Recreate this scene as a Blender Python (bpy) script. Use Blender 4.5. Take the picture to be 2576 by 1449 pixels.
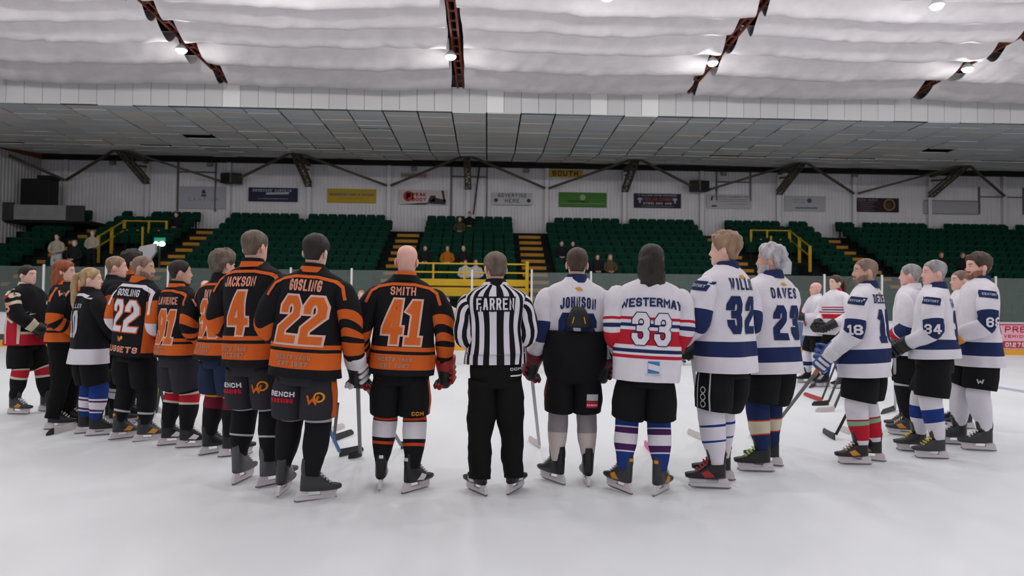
import bpy, bmesh, math, random
from mathutils import Vector, Matrix, noise
from mathutils.bvhtree import BVHTree

random.seed(7)
for o in list(bpy.data.objects):
    bpy.data.objects.remove(o, do_unlink=True)
SC = bpy.context.scene
COL = SC.collection
PI = math.pi

# ------------------------------------------------------------------ camera
FPX, CX, CY, EYE = 1720.0, 1288.0, 724.5, 1.42
_th, _ph, _ro = math.radians(2.06), math.atan((768 - CY) / FPX), math.radians(0.62)
FWD = Vector((math.sin(_th) * math.cos(_ph), math.cos(_th) * math.cos(_ph), math.sin(_ph)))
_R = Vector((math.cos(_th), -math.sin(_th), 0))
_U = _R.cross(FWD)
RGT = _R * math.cos(_ro) + _U * math.sin(_ro)
UPV = RGT.cross(FWD)
cam_d = bpy.data.cameras.new('camera')
cam_d.sensor_width = 36.0
cam_d.lens = FPX / 2576 * 36.0
cam_d.clip_end = 200
cam_d.dof.use_dof = True
cam_d.dof.focus_distance = 5.6
cam_d.dof.aperture_fstop = 2.2
cam = bpy.data.objects.new('camera', cam_d)
cam.matrix_world = Matrix(((RGT.x, UPV.x, -FWD.x, 0), (RGT.y, UPV.y, -FWD.y, 0), (RGT.z, UPV.z, -FWD.z, EYE), (0, 0, 0, 1)))
COL.objects.link(cam)
SC.camera = cam


def ray(px, py):
    return FWD + RGT * ((px - CX) / FPX) + UPV * ((CY - py) / FPX)


def gp(px, py, z=0.0):
    """the point at height z that the photograph shows at a pixel"""
    d = ray(px, py)
    k = (z - EYE) / d.z
    return Vector((d.x * k, d.y * k, z))


def yp(px, py, Y):
    d = ray(px, py)
    k = Y / d.y
    return Vector((d.x * k, Y, EYE + d.z * k))


def proj(p):
    v = Vector(p) - Vector((0, 0, EYE))
    k = v.dot(FWD)
    return CX + FPX * v.dot(RGT) / k, CY - FPX * v.dot(UPV) / k


# ------------------------------------------------------------------ world, exposure
w = bpy.data.worlds.new('world')
SC.world = w
w.use_nodes = True
w.node_tree.nodes['Background'].inputs[0].default_value = (0.55, 0.56, 0.6, 1)
w.node_tree.nodes['Background'].inputs[1].default_value = 0.02
SC.view_settings.view_transform = 'Standard'
SC.view_settings.look = 'None'
SC.view_settings.gamma = 1.0
SC.view_settings.use_curve_mapping = False
SC.view_settings.exposure = 0.0
LAMP = 214.0           # radiance of the ceiling lamps' diffusers
SC.cycles.max_bounces = 6
SC.cycles.diffuse_bounces = 4
SC.cycles.adaptive_threshold = 0.02
SC.cycles.glossy_bounces = 2
SC.cycles.transmission_bounces = 3
SC.cycles.transparent_max_bounces = 12
SC.cycles.caustics_reflective = True
SC.cycles.caustics_refractive = False


# ------------------------------------------------------------------ materials
def lin(c):
    return tuple((v / 255 / 12.92) if v / 255 <= 0.04045 else ((v / 255 + 0.055) / 1.055) ** 2.4 for v in c)


MATS = {}


def mat(name, rgb, rough=0.7, metal=0.0, bump=0.0, bscale=60.0, vary=0.0, vscale=3.0, spec=0.4, sheen=0.0, stretch=None, emit=0.0, rnd=0.0):
    if name in MATS:
        return MATS[name]
    m = bpy.data.materials.new(name)
    m.use_nodes = True
    nt = m.node_tree
    b = nt.nodes['Principled BSDF']
    c = lin(rgb)
    b.inputs['Base Color'].default_value = (*c, 1)
    b.inputs['Roughness'].default_value = rough
    b.inputs['Metallic'].default_value = metal
    b.inputs['Specular IOR Level'].default_value = spec
    if sheen:
        b.inputs['Sheen Weight'].default_value = sheen
    if emit:
        b.inputs['Emission Color'].default_value = (*c, 1)
        b.inputs['Emission Strength'].default_value = emit
    tc = None
    if bump or vary:
        tc = nt.nodes.new('ShaderNodeTexCoord')
        mp = nt.nodes.new('ShaderNodeMapping')
        if stretch:
            mp.inputs['Scale'].default_value = stretch
        nt.links.new(tc.outputs['Object'], mp.inputs['Vector'])
    col_out = None
    if vary:
        n = nt.nodes.new('ShaderNodeTexNoise')
        n.inputs['Scale'].default_value = vscale
        n.inputs['Detail'].default_value = 5
        nt.links.new(mp.outputs['Vector'], n.inputs['Vector'])
        r = nt.nodes.new('ShaderNodeValToRGB')
        r.color_ramp.elements[0].position = 0.3
        r.color_ramp.elements[1].position = 0.7
        r.color_ramp.elements[0].color = (*[max(0, v * (1 - vary)) for v in c], 1)
        r.color_ramp.elements[1].color = (*[min(1, v * (1 + vary)) for v in c], 1)
        nt.links.new(n.outputs['Fac'], r.inputs['Fac'])
        col_out = r.outputs['Color']
    if rnd:
        oi = nt.nodes.new('ShaderNodeObjectInfo')
        mr = nt.nodes.new('ShaderNodeMapRange')
        mr.inputs['To Min'].default_value = 1 - rnd
        mr.inputs['To Max'].default_value = 1 + rnd
        nt.links.new(oi.outputs['Random'], mr.inputs['Value'])
        mx = nt.nodes.new('ShaderNodeVectorMath')
        mx.operation = 'SCALE'
        if col_out:
            nt.links.new(col_out, mx.inputs[0])
        else:
            mx.inputs[0].default_value = c
        nt.links.new(mr.outputs['Result'], mx.inputs['Scale'])
        col_out = mx.outputs['Vector']
    if col_out:
        nt.links.new(col_out, b.inputs['Base Color'])
    if bump:
        n2 = nt.nodes.new('ShaderNodeTexNoise')
        n2.inputs['Scale'].default_value = bscale
        n2.inputs['Detail'].default_value = 4
        nt.links.new(mp.outputs['Vector'], n2.inputs['Vector'])
        bp = nt.nodes.new('ShaderNodeBump')
        bp.inputs['Strength'].default_value = bump
        bp.inputs['Distance'].default_value = 0.01
        nt.links.new(n2.outputs['Fac'], bp.inputs['Height'])
        nt.links.new(bp.outputs['Normal'], b.inputs['Normal'])
    MATS[name] = m
    return m


def cloth(name, rgb, **k):
    k.setdefault('rough', 0.85)
    k.setdefault('bump', 0.45)
    k.setdefault('bscale', 14)
    k.setdefault('vary', 0.06)
    k.setdefault('vscale', 6)
    k.setdefault('spec', 0.2)
    return mat(name, rgb, **k)


# ------------------------------------------------------------------ mesh helpers
def link(o, parent=None):
    COL.objects.link(o)
    if parent:
        o.parent = parent
    return o


def mesh(name, verts, faces, mats, midx=None, smooth=False):
    me = bpy.data.meshes.new(name)
    me.from_pydata([tuple(v) for v in verts], [], [tuple(f) for f in faces])
    if not isinstance(mats, (list, tuple)):
        mats = [mats]
    for m in mats:
        me.materials.append(m)
    if midx:
        me.polygons.foreach_set('material_index', midx)
    if smooth:
        me.polygons.foreach_set('use_smooth', [True] * len(me.polygons))
    me.update()
    return me


def obj(name, geo, mats, parent=None, smooth=False, loc=None, midx=None):
    """geo = (verts, faces[, material indices])"""
    v, f = geo[0], geo[1]
    mi = geo[2] if len(geo) > 2 else midx
    o = bpy.data.objects.new(name, mesh(name, v, f, mats, mi, smooth))
    if loc:
        o.location = loc
    return link(o, parent)


def empty(name, loc=(0, 0, 0), rz=0.0):
    o = bpy.data.objects.new(name, None)
    o.empty_display_size = 0.1
    o.location = loc
    o.rotation_euler = (0, 0, rz)
    return link(o)


def tag(o, label=None, cat=None, group=None, kind=None):
    if label:
        o['label'] = label
    if cat:
        o['category'] = cat
    if group:
        o['group'] = group
    if kind:
        o['kind'] = kind
    return o


def struct(o, label=None):
    o['kind'] = 'structure'
    if label:
        o['label'] = label
    return o


class G:
    """collects shapes into one mesh"""

    def __init__(s):
        s.v, s.f, s.m = [], [], []

    def add(s, geo, mi=0):
        n = len(s.v)
        s.v += [Vector(p) for p in geo[0]]
        s.f += [tuple(i + n for i in f) for f in geo[1]]
        s.m += list(geo[2]) if len(geo) > 2 and geo[2] is not None else [mi] * len(geo[1])
        return s

    def geo(s):
        return s.v, s.f, s.m


def box(x0, x1, y0, y1, z0, z1):
    v = [(x, y, z) for x in (x0, x1) for y in (y0, y1) for z in (z0, z1)]
    f = [(0, 1, 3, 2), (4, 6, 7, 5), (0, 4, 5, 1), (2, 3, 7, 6), (0, 2, 6, 4), (1, 5, 7, 3)]
    return v, f


def bbox(x0, x1, y0, y1, z0, z1, b=0.01):
    """box with chamfered edges"""
    bm = bmesh.new()
    v, f = box(x0, x1, y0, y1, z0, z1)
    vs = [bm.verts.new(p) for p in v]
    for q in f:
        bm.faces.new([vs[i] for i in q])
    bmesh.ops.recalc_face_normals(bm, faces=bm.faces)
    bmesh.ops.bevel(bm, geom=bm.edges[:], offset=b, segments=2, affect='EDGES', profile=0.6)
    bm.verts.index_update()
    out = [p.co.copy() for p in bm.verts], [tuple(x.index for x in q.verts) for q in bm.faces]
    bm.free()
    return out


def bar(a, b, wx, wy, up=None):
    """box beam from a to b, section wx by wy"""
    a, b = Vector(a), Vector(b)
    t = (b - a).normalized()
    u = Vector(up) if up else (Vector((0, 0, 1)) if abs(t.z) < 0.9 else Vector((0, 1, 0)))
    x = t.cross(u).normalized()
    y = x.cross(t)
    v = [p + x * (sx * wx / 2) + y * (sy * wy / 2) for p in (a, b) for sx, sy in ((-1, -1), (1, -1), (1, 1), (-1, 1))]
    f = [(0, 1, 2, 3), (7, 6, 5, 4), (0, 4, 5, 1), (1, 5, 6, 2), (2, 6, 7, 3), (3, 7, 4, 0)]
    return v, f


def prism(poly, thick, axis='x'):
    """polygon in (y,z) extruded along x (centred)"""
    n = len(poly)
    v = [(-thick / 2, p[0], p[1]) for p in poly] + [(thick / 2, p[0], p[1]) for p in poly]
    f = [tuple(range(n - 1, -1, -1)), tuple(range(n, 2 * n))] + [(i, (i + 1) % n, n + (i + 1) % n, n + i) for i in range(n)]
    return v, f


def cr(p0, p1, p2, p3, t):
    return 0.5 * ((2 * p1) + (p2 - p0) * t + (2 * p0 - 5 * p1 + 4 * p2 - p3) * t * t + (3 * p1 - p0 - 3 * p2 + p3) * t ** 3)


def interp(vals, t, smooth=True):
    """vals at equally spaced t in 0..1"""
    n = len(vals) - 1
    x = min(max(t, 0.0), 1.0) * n
    i = min(int(x), n - 1)
    u = x - i
    if not smooth:
        return vals[i] * (1 - u) + vals[i + 1] * u
    a = vals[i - 1] if i > 0 else vals[i] * 2 - vals[i + 1]
    d = vals[i + 2] if i + 2 <= n else vals[i + 1] * 2 - vals[i]
    return cr(a, vals[i], vals[i + 1], d, u)


def tube(keys, segs=16, rows=16, ref=(0, 1, 0), stripes=(), caps=(True, True), exp=2.0, mfn=None, wr=0.0, wf=5.0, seed=0.0, slant=0.0, wz=0.8):
    """loft along keys [(point, rx, ry)], evenly parametrised 0..1.
    stripes: [(t0, t1, material index)]; wr: wrinkle depth; slant tilts the stripes"""
    ref = Vector(ref).normalized()
    P = [Vector(k[0]) for k in keys]
    RX = [k[1] for k in keys]
    RY = [k[2] for k in keys]
    ts = {round(i / rows, 5) for i in range(rows + 1)}
    for a, b, _ in stripes:
        for q in (a, b):
            q = min(max(q, 0), 1)
            ts = {t for t in ts if abs(t - q) > 0.35 / rows or t in (0.0, 1.0)}
            ts.add(round(q, 5))
    ts = sorted(ts)
    v, f, mi = [], [], []

    def frame(t):
        e = 0.004
        T = (interp(P, min(t + e, 1)) - interp(P, max(t - e, 0))).normalized()
        ax = ref.cross(T)
        if ax.length < 1e-3:
            ax = Vector((1, 0, 0))
        ax.normalize()
        return interp(P, t), ax, T.cross(ax), interp(RX, t), interp(RY, t)
    for t in ts:
        base = frame(t)
        for k in range(segs):
            a = 2 * PI * k / segs
            c, s = math.cos(a), math.sin(a)
            fr = base
            if slant and 0 < t < 1:
                fr = frame(min(max(t + slant * s * math.sin(PI * t), 0), 1))
            p, ax, ay, rx, ry = fr
            if exp != 2.0:
                c = math.copysign(abs(c) ** (2 / exp), c)
                s = math.copysign(abs(s) ** (2 / exp), s)
            q = p + ax * (rx * c) + ay * (ry * s)
            if wr:
                n = noise.noise(Vector((q.x * wf + seed, q.y * wf, q.z * wf * wz + seed))) + 0.5 * noise.noise(Vector((q.x * wf * 2.3, q.y * wf * 2.3 + seed, q.z * wf * 2.5 * wz)))
                q = q + (ax * c + ay * s) * (wr * n)
            v.append(q)
    for i in range(len(ts) - 1):
        tm = (ts[i] + ts[i + 1]) / 2
        m = 0
        for a, b, k in stripes:
            if a <= tm <= b:
                m = k
        for k in range(segs):
            f.append((i * segs + k, i * segs + (k + 1) % segs, (i + 1) * segs + (k + 1) % segs, (i + 1) * segs + k))
            mi.append(mfn(tm, k, m) if mfn else m)
    if caps[0]:
        f.append(tuple(range(segs - 1, -1, -1)))
        mi.append(mi[0])
    if caps[1]:
        n = (len(ts) - 1) * segs
        f.append(tuple(range(n, n + segs)))
        mi.append(mi[-1] if not caps[0] else mi[-2])
    return v, f, mi


def lathe(profile, segs=20):
    """profile [(r,z)] about z"""
    v, f = [], []
    for r, z in profile:
        for k in range(segs):
            a = 2 * PI * k / segs
            v.append((r * math.cos(a), r * math.sin(a), z))
    for i in range(len(profile) - 1):
        for k in range(segs):
            f.append((i * segs + k, i * segs + (k + 1) % segs, (i + 1) * segs + (k + 1) % segs, (i + 1) * segs + k))
    f.append(tuple(range(segs - 1, -1, -1)))
    n = (len(profile) - 1) * segs
    f.append(tuple(range(n, n + segs)))
    return v, f


def ellipsoid(c, rx, ry, rz, segs=12, rows=8, rot=None):
    c = Vector(c)
    v, f = [], []
    for i in range(1, rows):
        th = PI * i / rows
        for k in range(segs):
            a = 2 * PI * k / segs
            p = Vector((rx * math.sin(th) * math.cos(a), ry * math.sin(th) * math.sin(a), -rz * math.cos(th)))
            if rot:
                p = rot @ p
            v.append(c + p)
    for i in range(rows - 2):
        for k in range(segs):
            f.append((i * segs + k, i * segs + (k + 1) % segs, (i + 1) * segs + (k + 1) % segs, (i + 1) * segs + k))
    b = Vector((0, 0, -rz))
    t = Vector((0, 0, rz))
    if rot:
        b, t = rot @ b, rot @ t
    v += [c + b, c + t]
    n = len(v)
    for k in range(segs):
        f.append((n - 2, (k + 1) % segs, k))
        q = (rows - 2) * segs
        f.append((n - 1, q + k, q + (k + 1) % segs))
    return v, f


# ------------------------------------------------------------------ lettering
GL = {
    '0': [[(1, 0), (3, 0), (4, 1), (4, 5), (3, 6), (1, 6), (0, 5), (0, 1), (1, 0)]],
    '1': [[(0.4, 5.0), (1.3, 5.9), (2, 5.9), (2, 0)], [(0.7, 0), (3.3, 0)]],
    '2': [[(0, 4.6), (0, 5), (1, 6), (3, 6), (4, 5), (4, 3.8), (0, 1.6), (0, 0), (4, 0)]],
    '3': [[(0, 4.7), (0, 5), (1, 6), (3, 6), (4, 5), (4, 4), (3, 3.1), (1.6, 3.1)], [(3, 3.1), (4, 2.2), (4, 1), (3, 0), (1, 0), (0, 1), (0, 1.3)]],
    '4': [[(3, 0), (3, 6), (2.4, 6), (0, 2), (0, 1.6), (4.2, 1.6)]],
    '5': [[(4, 6), (0, 6), (0, 3.4), (3, 3.4), (4, 2.5), (4, 1), (3, 0), (1, 0), (0, 1), (0, 1.4)]],
    '6': [[(4, 4.6), (4, 5), (3, 6), (1, 6), (0, 5), (0, 1), (1, 0), (3, 0), (4, 1), (4, 2.4), (3, 3.3), (0, 3.3)]],
    '7': [[(0, 6), (4, 6), (1.6, 0)]],
    '8': [[(1, 3.1), (0, 2.2), (0, 1), (1, 0), (3, 0), (4, 1), (4, 2.2), (3, 3.1), (1, 3.1), (0, 4), (0, 5), (1, 6), (3, 6), (4, 5), (4, 4), (3, 3.1)]],
    '9': [[(0, 1.4), (0, 1), (1, 0), (3, 0), (4, 1), (4, 5), (3, 6), (1, 6), (0, 5), (0, 3.6), (1, 2.7), (4, 2.7)]],
    'A': [[(0, 0), (1.55, 6), (2.45, 6), (4, 0)], [(0.7, 1.9), (3.3, 1.9)]],
    'B': [[(0, 0), (3, 0), (4, 1), (4, 2.2), (3.1, 3.1), (4, 4), (4, 5), (3, 6), (0, 6), (0, 0)], [(0, 3.1), (3.1, 3.1)]],
    'C': [[(4, 4.6), (4, 5), (3, 6), (1, 6), (0, 5), (0, 1), (1, 0), (3, 0), (4, 1), (4, 1.4)]],
    'D': [[(0, 0), (2.8, 0), (4, 1.2), (4, 4.8), (2.8, 6), (0, 6), (0, 0)]],
    'E': [[(4, 6), (0, 6), (0, 0), (4, 0)], [(0, 3.1), (3, 3.1)]],
    'F': [[(4, 6), (0, 6), (0, 0)], [(0, 3.1), (3, 3.1)]],
    'G': [[(4, 4.6), (4, 5), (3, 6), (1, 6), (0, 5), (0, 1), (1, 0), (3, 0), (4, 1), (4, 2.8), (2.2, 2.8)]],
    'H': [[(0, 0), (0, 6)], [(4, 0), (4, 6)], [(0, 3.1), (4, 3.1)]],
    'I': [[(2, 0), (2, 6)]],
    'J': [[(4, 6), (4, 1), (3, 0), (1, 0), (0, 1), (0, 1.6)]],
    'K': [[(0, 0), (0, 6)], [(4, 6), (0.4, 3), (4, 0)]],
    'L': [[(0, 6), (0, 0), (4, 0)]],
    'M': [[(0, 0), (0, 6), (2, 2.6), (4, 6), (4, 0)]],
    'N': [[(0, 0), (0, 6), (4, 0), (4, 6)]],
    'O': [[(1, 0), (3, 0), (4, 1), (4, 5), (3, 6), (1, 6), (0, 5), (0, 1), (1, 0)]],
    'P': [[(0, 0), (0, 6), (3, 6), (4, 5), (4, 3.8), (3, 2.8), (0, 2.8)]],
    'R': [[(0, 0), (0, 6), (3, 6), (4, 5), (4, 4), (3, 3), (0, 3)], [(2.4, 3), (4, 0)]],
    'S': [[(4, 4.7), (4, 5), (3, 6), (1, 6), (0, 5), (0, 4), (1, 3.1), (3, 3.1), (4, 2.2), (4, 1), (3, 0), (1, 0), (0, 1), (0, 1.3)]],
    'T': [[(2, 0), (2, 6)], [(0, 6), (4, 6)]],
    'U': [[(0, 6), (0, 1), (1, 0), (3, 0), (4, 1), (4, 6)]],
    'V': [[(0, 6), (2, 0), (4, 6)]],
    'W': [[(0, 6), (0.8, 0), (2, 3.6), (3.2, 0), (4, 6)]],
    'X': [[(0, 0), (4, 6)], [(0, 6), (4, 0)]],
    'Y': [[(0, 6), (2, 3), (4, 6)], [(2, 3), (2, 0)]],
    'Z': [[(0, 6), (4, 6), (0, 0), (4, 0)]],
    "'": [[(2, 6), (2, 4.8)]],
    '.': [[(2, 0), (2, 0.5)]],
    '-': [[(0.8, 3), (3.2, 3)]],
    '&': [[(4, 0), (0.6, 4.4), (1.2, 6), (2.4, 6), (2.8, 4.6), (0, 1.8), (0.8, 0), (2.4, 0), (4, 2.4)]],
}


def strokes(pts, w):
    """mitred ribbon along a polyline: quads"""
    pts = [Vector((p[0], p[1])) for p in pts]
    closed = (pts[0] - pts[-1]).length < 1e-6
    if closed:
        pts = pts[:-1]
    n = len(pts)
    L, R = [], []
    for i in range(n):
        a = pts[i - 1] if (i > 0 or closed) else None
        c = pts[(i + 1) % n] if (i < n - 1 or closed) else None
        d1 = (pts[i] - a).normalized() if a is not None else None
        d2 = (c - pts[i]).normalized() if c is not None else None
        p = pts[i]
        if d1 is None:
            d1 = d2
            p = p - d2 * (w / 2)
        elif d2 is None:
            d2 = d1
            p = p + d1 * (w / 2)
        n1, n2 = Vector((-d1.y, d1.x)), Vector((-d2.y, d2.x))
        b = n1 + n2
        if b.length < 1e-4:
            b = n1
        b.normalize()
        k = min(1 / max(b.dot(n1), 0.4), 2.0)
        L.append(p + b * (w / 2 * k))
        R.append(p - b * (w / 2 * k))
    q = []
    for i in range(n if closed else n - 1):
        j = (i + 1) % n
        q.append((L[i], R[i], R[j], L[j]))
    return q


def word(txt, h, w=None, gap=None, thick=0.16, shear=0.0, grow=0.0, arc=0.0):
    """block letters, centred on 0,0; returns quads in 2-D. h letter height, w letter width"""
    w = w or h * 0.6
    gap = gap if gap is not None else w * 0.35
    th = h * thick
    ih, iw = h - th, w - th
    ws = [(w * 0.45 if c in "I1'." else (w * 1.15 if c in 'MW' else w)) if c != ' ' else w * 0.6 for c in txt]
    tot = sum(ws) + gap * (len(txt) - 1)
    x = -tot / 2
    out = []
    for c, cw in zip(txt, ws):
        if c in GL:
            for pl in GL[c]:
                if c in "I1'.":
                    pp = [((p[0] - 2) / 4 * iw + cw / 2, p[1] / 6 * ih) for p in pl]
                else:
                    pp = [(p[0] / 4 * (cw - th) + th / 2, p[1] / 6 * ih) for p in pl]
                for qd in strokes(pp, th + grow):
                    o = []
                    for p in qd:
                        X, Z = p.x + x, p.y + th / 2 - h / 2
                        X += shear * Z
                        if arc:
                            Z += -arc * X * X
                        o.append((X, Z))
                    out.append(o)
        x += cw + gap
    return out


def slice2d(quads, step):
    """cut quads on a grid so that they can follow a curved surface"""
    bm = bmesh.new()
    for q in quads:
        try:
            bm.faces.new([bm.verts.new((p[0], 0, p[1])) for p in q])
        except ValueError:
            pass
    if not bm.verts:
        return [], []
    for ax in (0, 2):
        lo = min(v.co[ax] for v in bm.verts)
        hi = max(v.co[ax] for v in bm.verts)
        k = math.floor(lo / step) + 1
        nrm = Vector((1, 0, 0)) if ax == 0 else Vector((0, 0, 1))
        while k * step < hi:
            bmesh.ops.bisect_plane(bm, geom=bm.verts[:] + bm.edges[:] + bm.faces[:], dist=1e-6, plane_co=nrm * (k * step), plane_no=nrm)
            k += 1
    bm.verts.index_update()
    V = [(v.co.x, v.co.z) for v in bm.verts]
    F = [tuple(v.index for v in f.verts) for f in bm.faces]
    bm.free()
    return V, F


def decal(name, quads, at, bvh, m, parent, view='back', off=0.004, step=0.022, spin=0.0):
    """lays flat print on a garment: at = (u, z) on the garment seen from behind / its left / its right / front"""
    V, F = slice2d(quads, step)
    if not V:
        return None
    out, ok = [], []
    cs, sn = math.cos(spin), math.sin(spin)
    for x, z in V:
        u, zz = at[0] + x * cs - z * sn, at[1] + x * sn + z * cs
        if view == 'back':
            o_, d = Vector((u, -1.5, zz)), Vector((0, 1, 0))
        elif view == 'front':
            o_, d = Vector((-u, 1.5, zz)), Vector((0, -1, 0))
        elif view == 'left':      # seen from the wearer's left: picture right is the wearer's back... u grows to the back
            o_, d = Vector((-1.5, -u, zz)), Vector((1, 0, 0))
        else:
            o_, d = Vector((1.5, u, zz)), Vector((-1, 0, 0))
        h = bvh.ray_cast(o_, d, 1.6)
        ok.append(h[0] is not None)
        out.append((h[0] - d * off) if h[0] is not None else o_)
    FF = []
    for q in F:
        if all(ok[i] for i in q):
            pts = [out[i] for i in q]
            if max((pts[i] - pts[i - 1]).length for i in range(len(pts))) < step * 5:
                FF.append(q)
    if not FF:
        return None
    used = sorted({i for q in FF for i in q})
    mp = {i: k for k, i in enumerate(used)}
    return obj(name, ([out[i] for i in used], [tuple(mp[i] for i in q) for q in FF]), m, parent)


def rect(w, h, ox=0.0, oz=0.0):
    return [[(ox - w / 2, oz - h / 2), (ox + w / 2, oz - h / 2), (ox + w / 2, oz + h / 2), (ox - w / 2, oz + h / 2)]]


def disc(r, n=20, ox=0.0, oz=0.0, r0=0.0):
    q = []
    for i in range(n):
        a, b = 2 * PI * i / n, 2 * PI * (i + 1) / n
        q.append([(ox + r0 * math.cos(a), oz + r0 * math.sin(a)), (ox + r * math.cos(a), oz + r * math.sin(a)), (ox + r * math.cos(b), oz + r * math.sin(b)), (ox + r0 * math.cos(b), oz + r0 * math.sin(b))] if r0 else
                 [(ox, oz), (ox + r * math.cos(a), oz + r * math.sin(a)), (ox + r * math.cos(b), oz + r * math.sin(b))])
    return q


def flat(quads, y):
    """2-D quads as a flat mesh in the plane y (facing -y)"""
    v, f = [], []
    for q in quads:
        n = len(v)
        v += [(p[0], y, p[1]) for p in q]
        f.append(tuple(range(n, n + len(q))))
    return v, f
# ------------------------------------------------------------------ palette
M_ICE = mat('ice', (236, 239, 243), rough=0.42, vary=0.05, vscale=0.9, spec=0.5, bump=0.06, bscale=9, stretch=(1.0, 0.35, 1))
M_CLAD = mat('white cladding', (228, 226, 230), rough=0.6, vary=0.05, vscale=1.2)
M_SIDE = mat('grey side cladding', (190, 189, 190), rough=0.7, vary=0.06, vscale=1.0)
M_PILLAR = mat('white steel', (226, 224, 226), rough=0.5)
M_STEEL = mat('dark brown steel', (92, 84, 72), rough=0.7, vary=0.15, vscale=4)
M_BEAM = mat('black brown beam', (30, 25, 24), rough=0.8)
M_RUST = mat('red oxide steel', (120, 58, 42), rough=0.75, vary=0.2, vscale=6)
M_VOID = mat('dark roof void', (10, 9, 9), rough=0.95)
M_FOIL = mat('white insulation sheet', (236, 231, 234), rough=0.5, bump=1.0, bscale=5, vary=0.06, vscale=2.2, spec=0.4, stretch=(1, 1.6, 1), rnd=0.06)
M_TILE = [mat('ceiling tile warm', (246, 242, 239), rough=0.42, spec=0.7, rnd=0.05), mat('ceiling tile grey', (238, 239, 240), rough=0.42, spec=0.7, rnd=0.05),
          mat('ceiling tile blue', (234, 239, 245), rough=0.42, spec=0.7, rnd=0.05), mat('ceiling tile pale', (249, 247, 245), rough=0.42, spec=0.7, rnd=0.05)]
M_FASC = [mat('fascia panel', (212, 212, 213), rough=0.8, rnd=0.03), mat('fascia panel bright', (240, 240, 240), rough=0.8)]
M_SEAT = mat('green plastic', (8, 60, 45), rough=0.7, spec=0.12, rnd=0.12)
M_SEATPAN = mat('green plastic pan', (7, 52, 39), rough=0.7, spec=0.12, rnd=0.12)
M_SEATLEG = mat('dark seat bracket', (18, 26, 24), rough=0.7)
M_TERR = mat('dark green painted concrete', (13, 27, 23), rough=0.9, vary=0.15, vscale=2)
M_NOSE = mat('ochre step paint', (196, 138, 48), rough=0.8, vary=0.12, vscale=5)
M_YEL = mat('yellow rail paint', (200, 160, 20), rough=0.55, vary=0.06)
M_KICK = mat('yellow kick plate', (226, 166, 46), rough=0.5, vary=0.05)
M_BOARD = mat('white board plastic', (226, 222, 228), rough=0.4, vary=0.03)
M_CAP = mat('board cap', (200, 200, 205), rough=0.5)
M_POST = mat('white post', (222, 218, 220), rough=0.5)
M_WHITE = mat('white paint', (226, 226, 230), rough=0.6)
M_BLACK = mat('black plastic', (18, 18, 19), rough=0.6)


def glass_mat():
    m = bpy.data.materials.new('rink glass')
    m.use_nodes = True
    nt = m.node_tree
    for n in list(nt.nodes):
        nt.nodes.remove(n)
    out = nt.nodes.new('ShaderNodeOutputMaterial')
    tr = nt.nodes.new('ShaderNodeBsdfTransparent')
    tr.inputs[0].default_value = (0.78, 0.86, 0.83, 1)
    df = nt.nodes.new('ShaderNodeBsdfDiffuse')
    df.inputs[0].default_value = (0.5, 0.55, 0.53, 1)
    gl = nt.nodes.new('ShaderNodeBsdfGlossy')
    gl.inputs['Roughness'].default_value = 0.12
    gl.inputs[0].default_value = (0.8, 0.85, 0.85, 1)
    m1 = nt.nodes.new('ShaderNodeMixShader')
    m1.inputs[0].default_value = 0.075
    m2 = nt.nodes.new('ShaderNodeMixShader')
    m2.inputs[0].default_value = 0.05
    nt.links.new(tr.outputs[0], m1.inputs[1])
    nt.links.new(df.outputs[0], m1.inputs[2])
    nt.links.new(m1.outputs[0], m2.inputs[1])
    nt.links.new(gl.outputs[0], m2.inputs[2])
    nt.links.new(m2.outputs[0], out.inputs[0])
    return m


M_GLASS = glass_mat()
XL, XR, YB, YW = -21.6, 28.0, -7.0, 33.7
WALL_Y = 33.5

# ------------------------------------------------------------------ ceiling lamps (they light the hall)
M_LAMP = mat('lamp diffuser', (255, 253, 250), emit=LAMP)
M_LAMPB = mat('lamp housing', (190, 190, 192), rough=0.5)


def roof_z(Y):
    return 8.94 + 0.033 * (23.5 - Y)


def lamp_mesh():
    hs = mesh('lamp_housing', *lathe([(0.03, 0.16), (0.05, 0.15), (0.13, 0.05), (0.165, 0.0), (0.16, -0.03), (0.15, -0.03), (0.14, -0.005)], 20), M_LAMPB, smooth=True)
    v, f = lathe([(0.135, -0.008), (0.134, -0.04), (0.122, -0.075), (0.095, -0.1), (0.055, -0.115), (0.02, -0.12)], 20)
    df = mesh('lamp_diffuser', v, f[:-2] + [f[-1]], M_LAMP, smooth=True)
    cb = mesh('lamp_rod', *bar((0, 0, 0.14), (0, 0, 0.6), 0.02, 0.02), M_STEEL)
    return hs, df, cb


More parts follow.
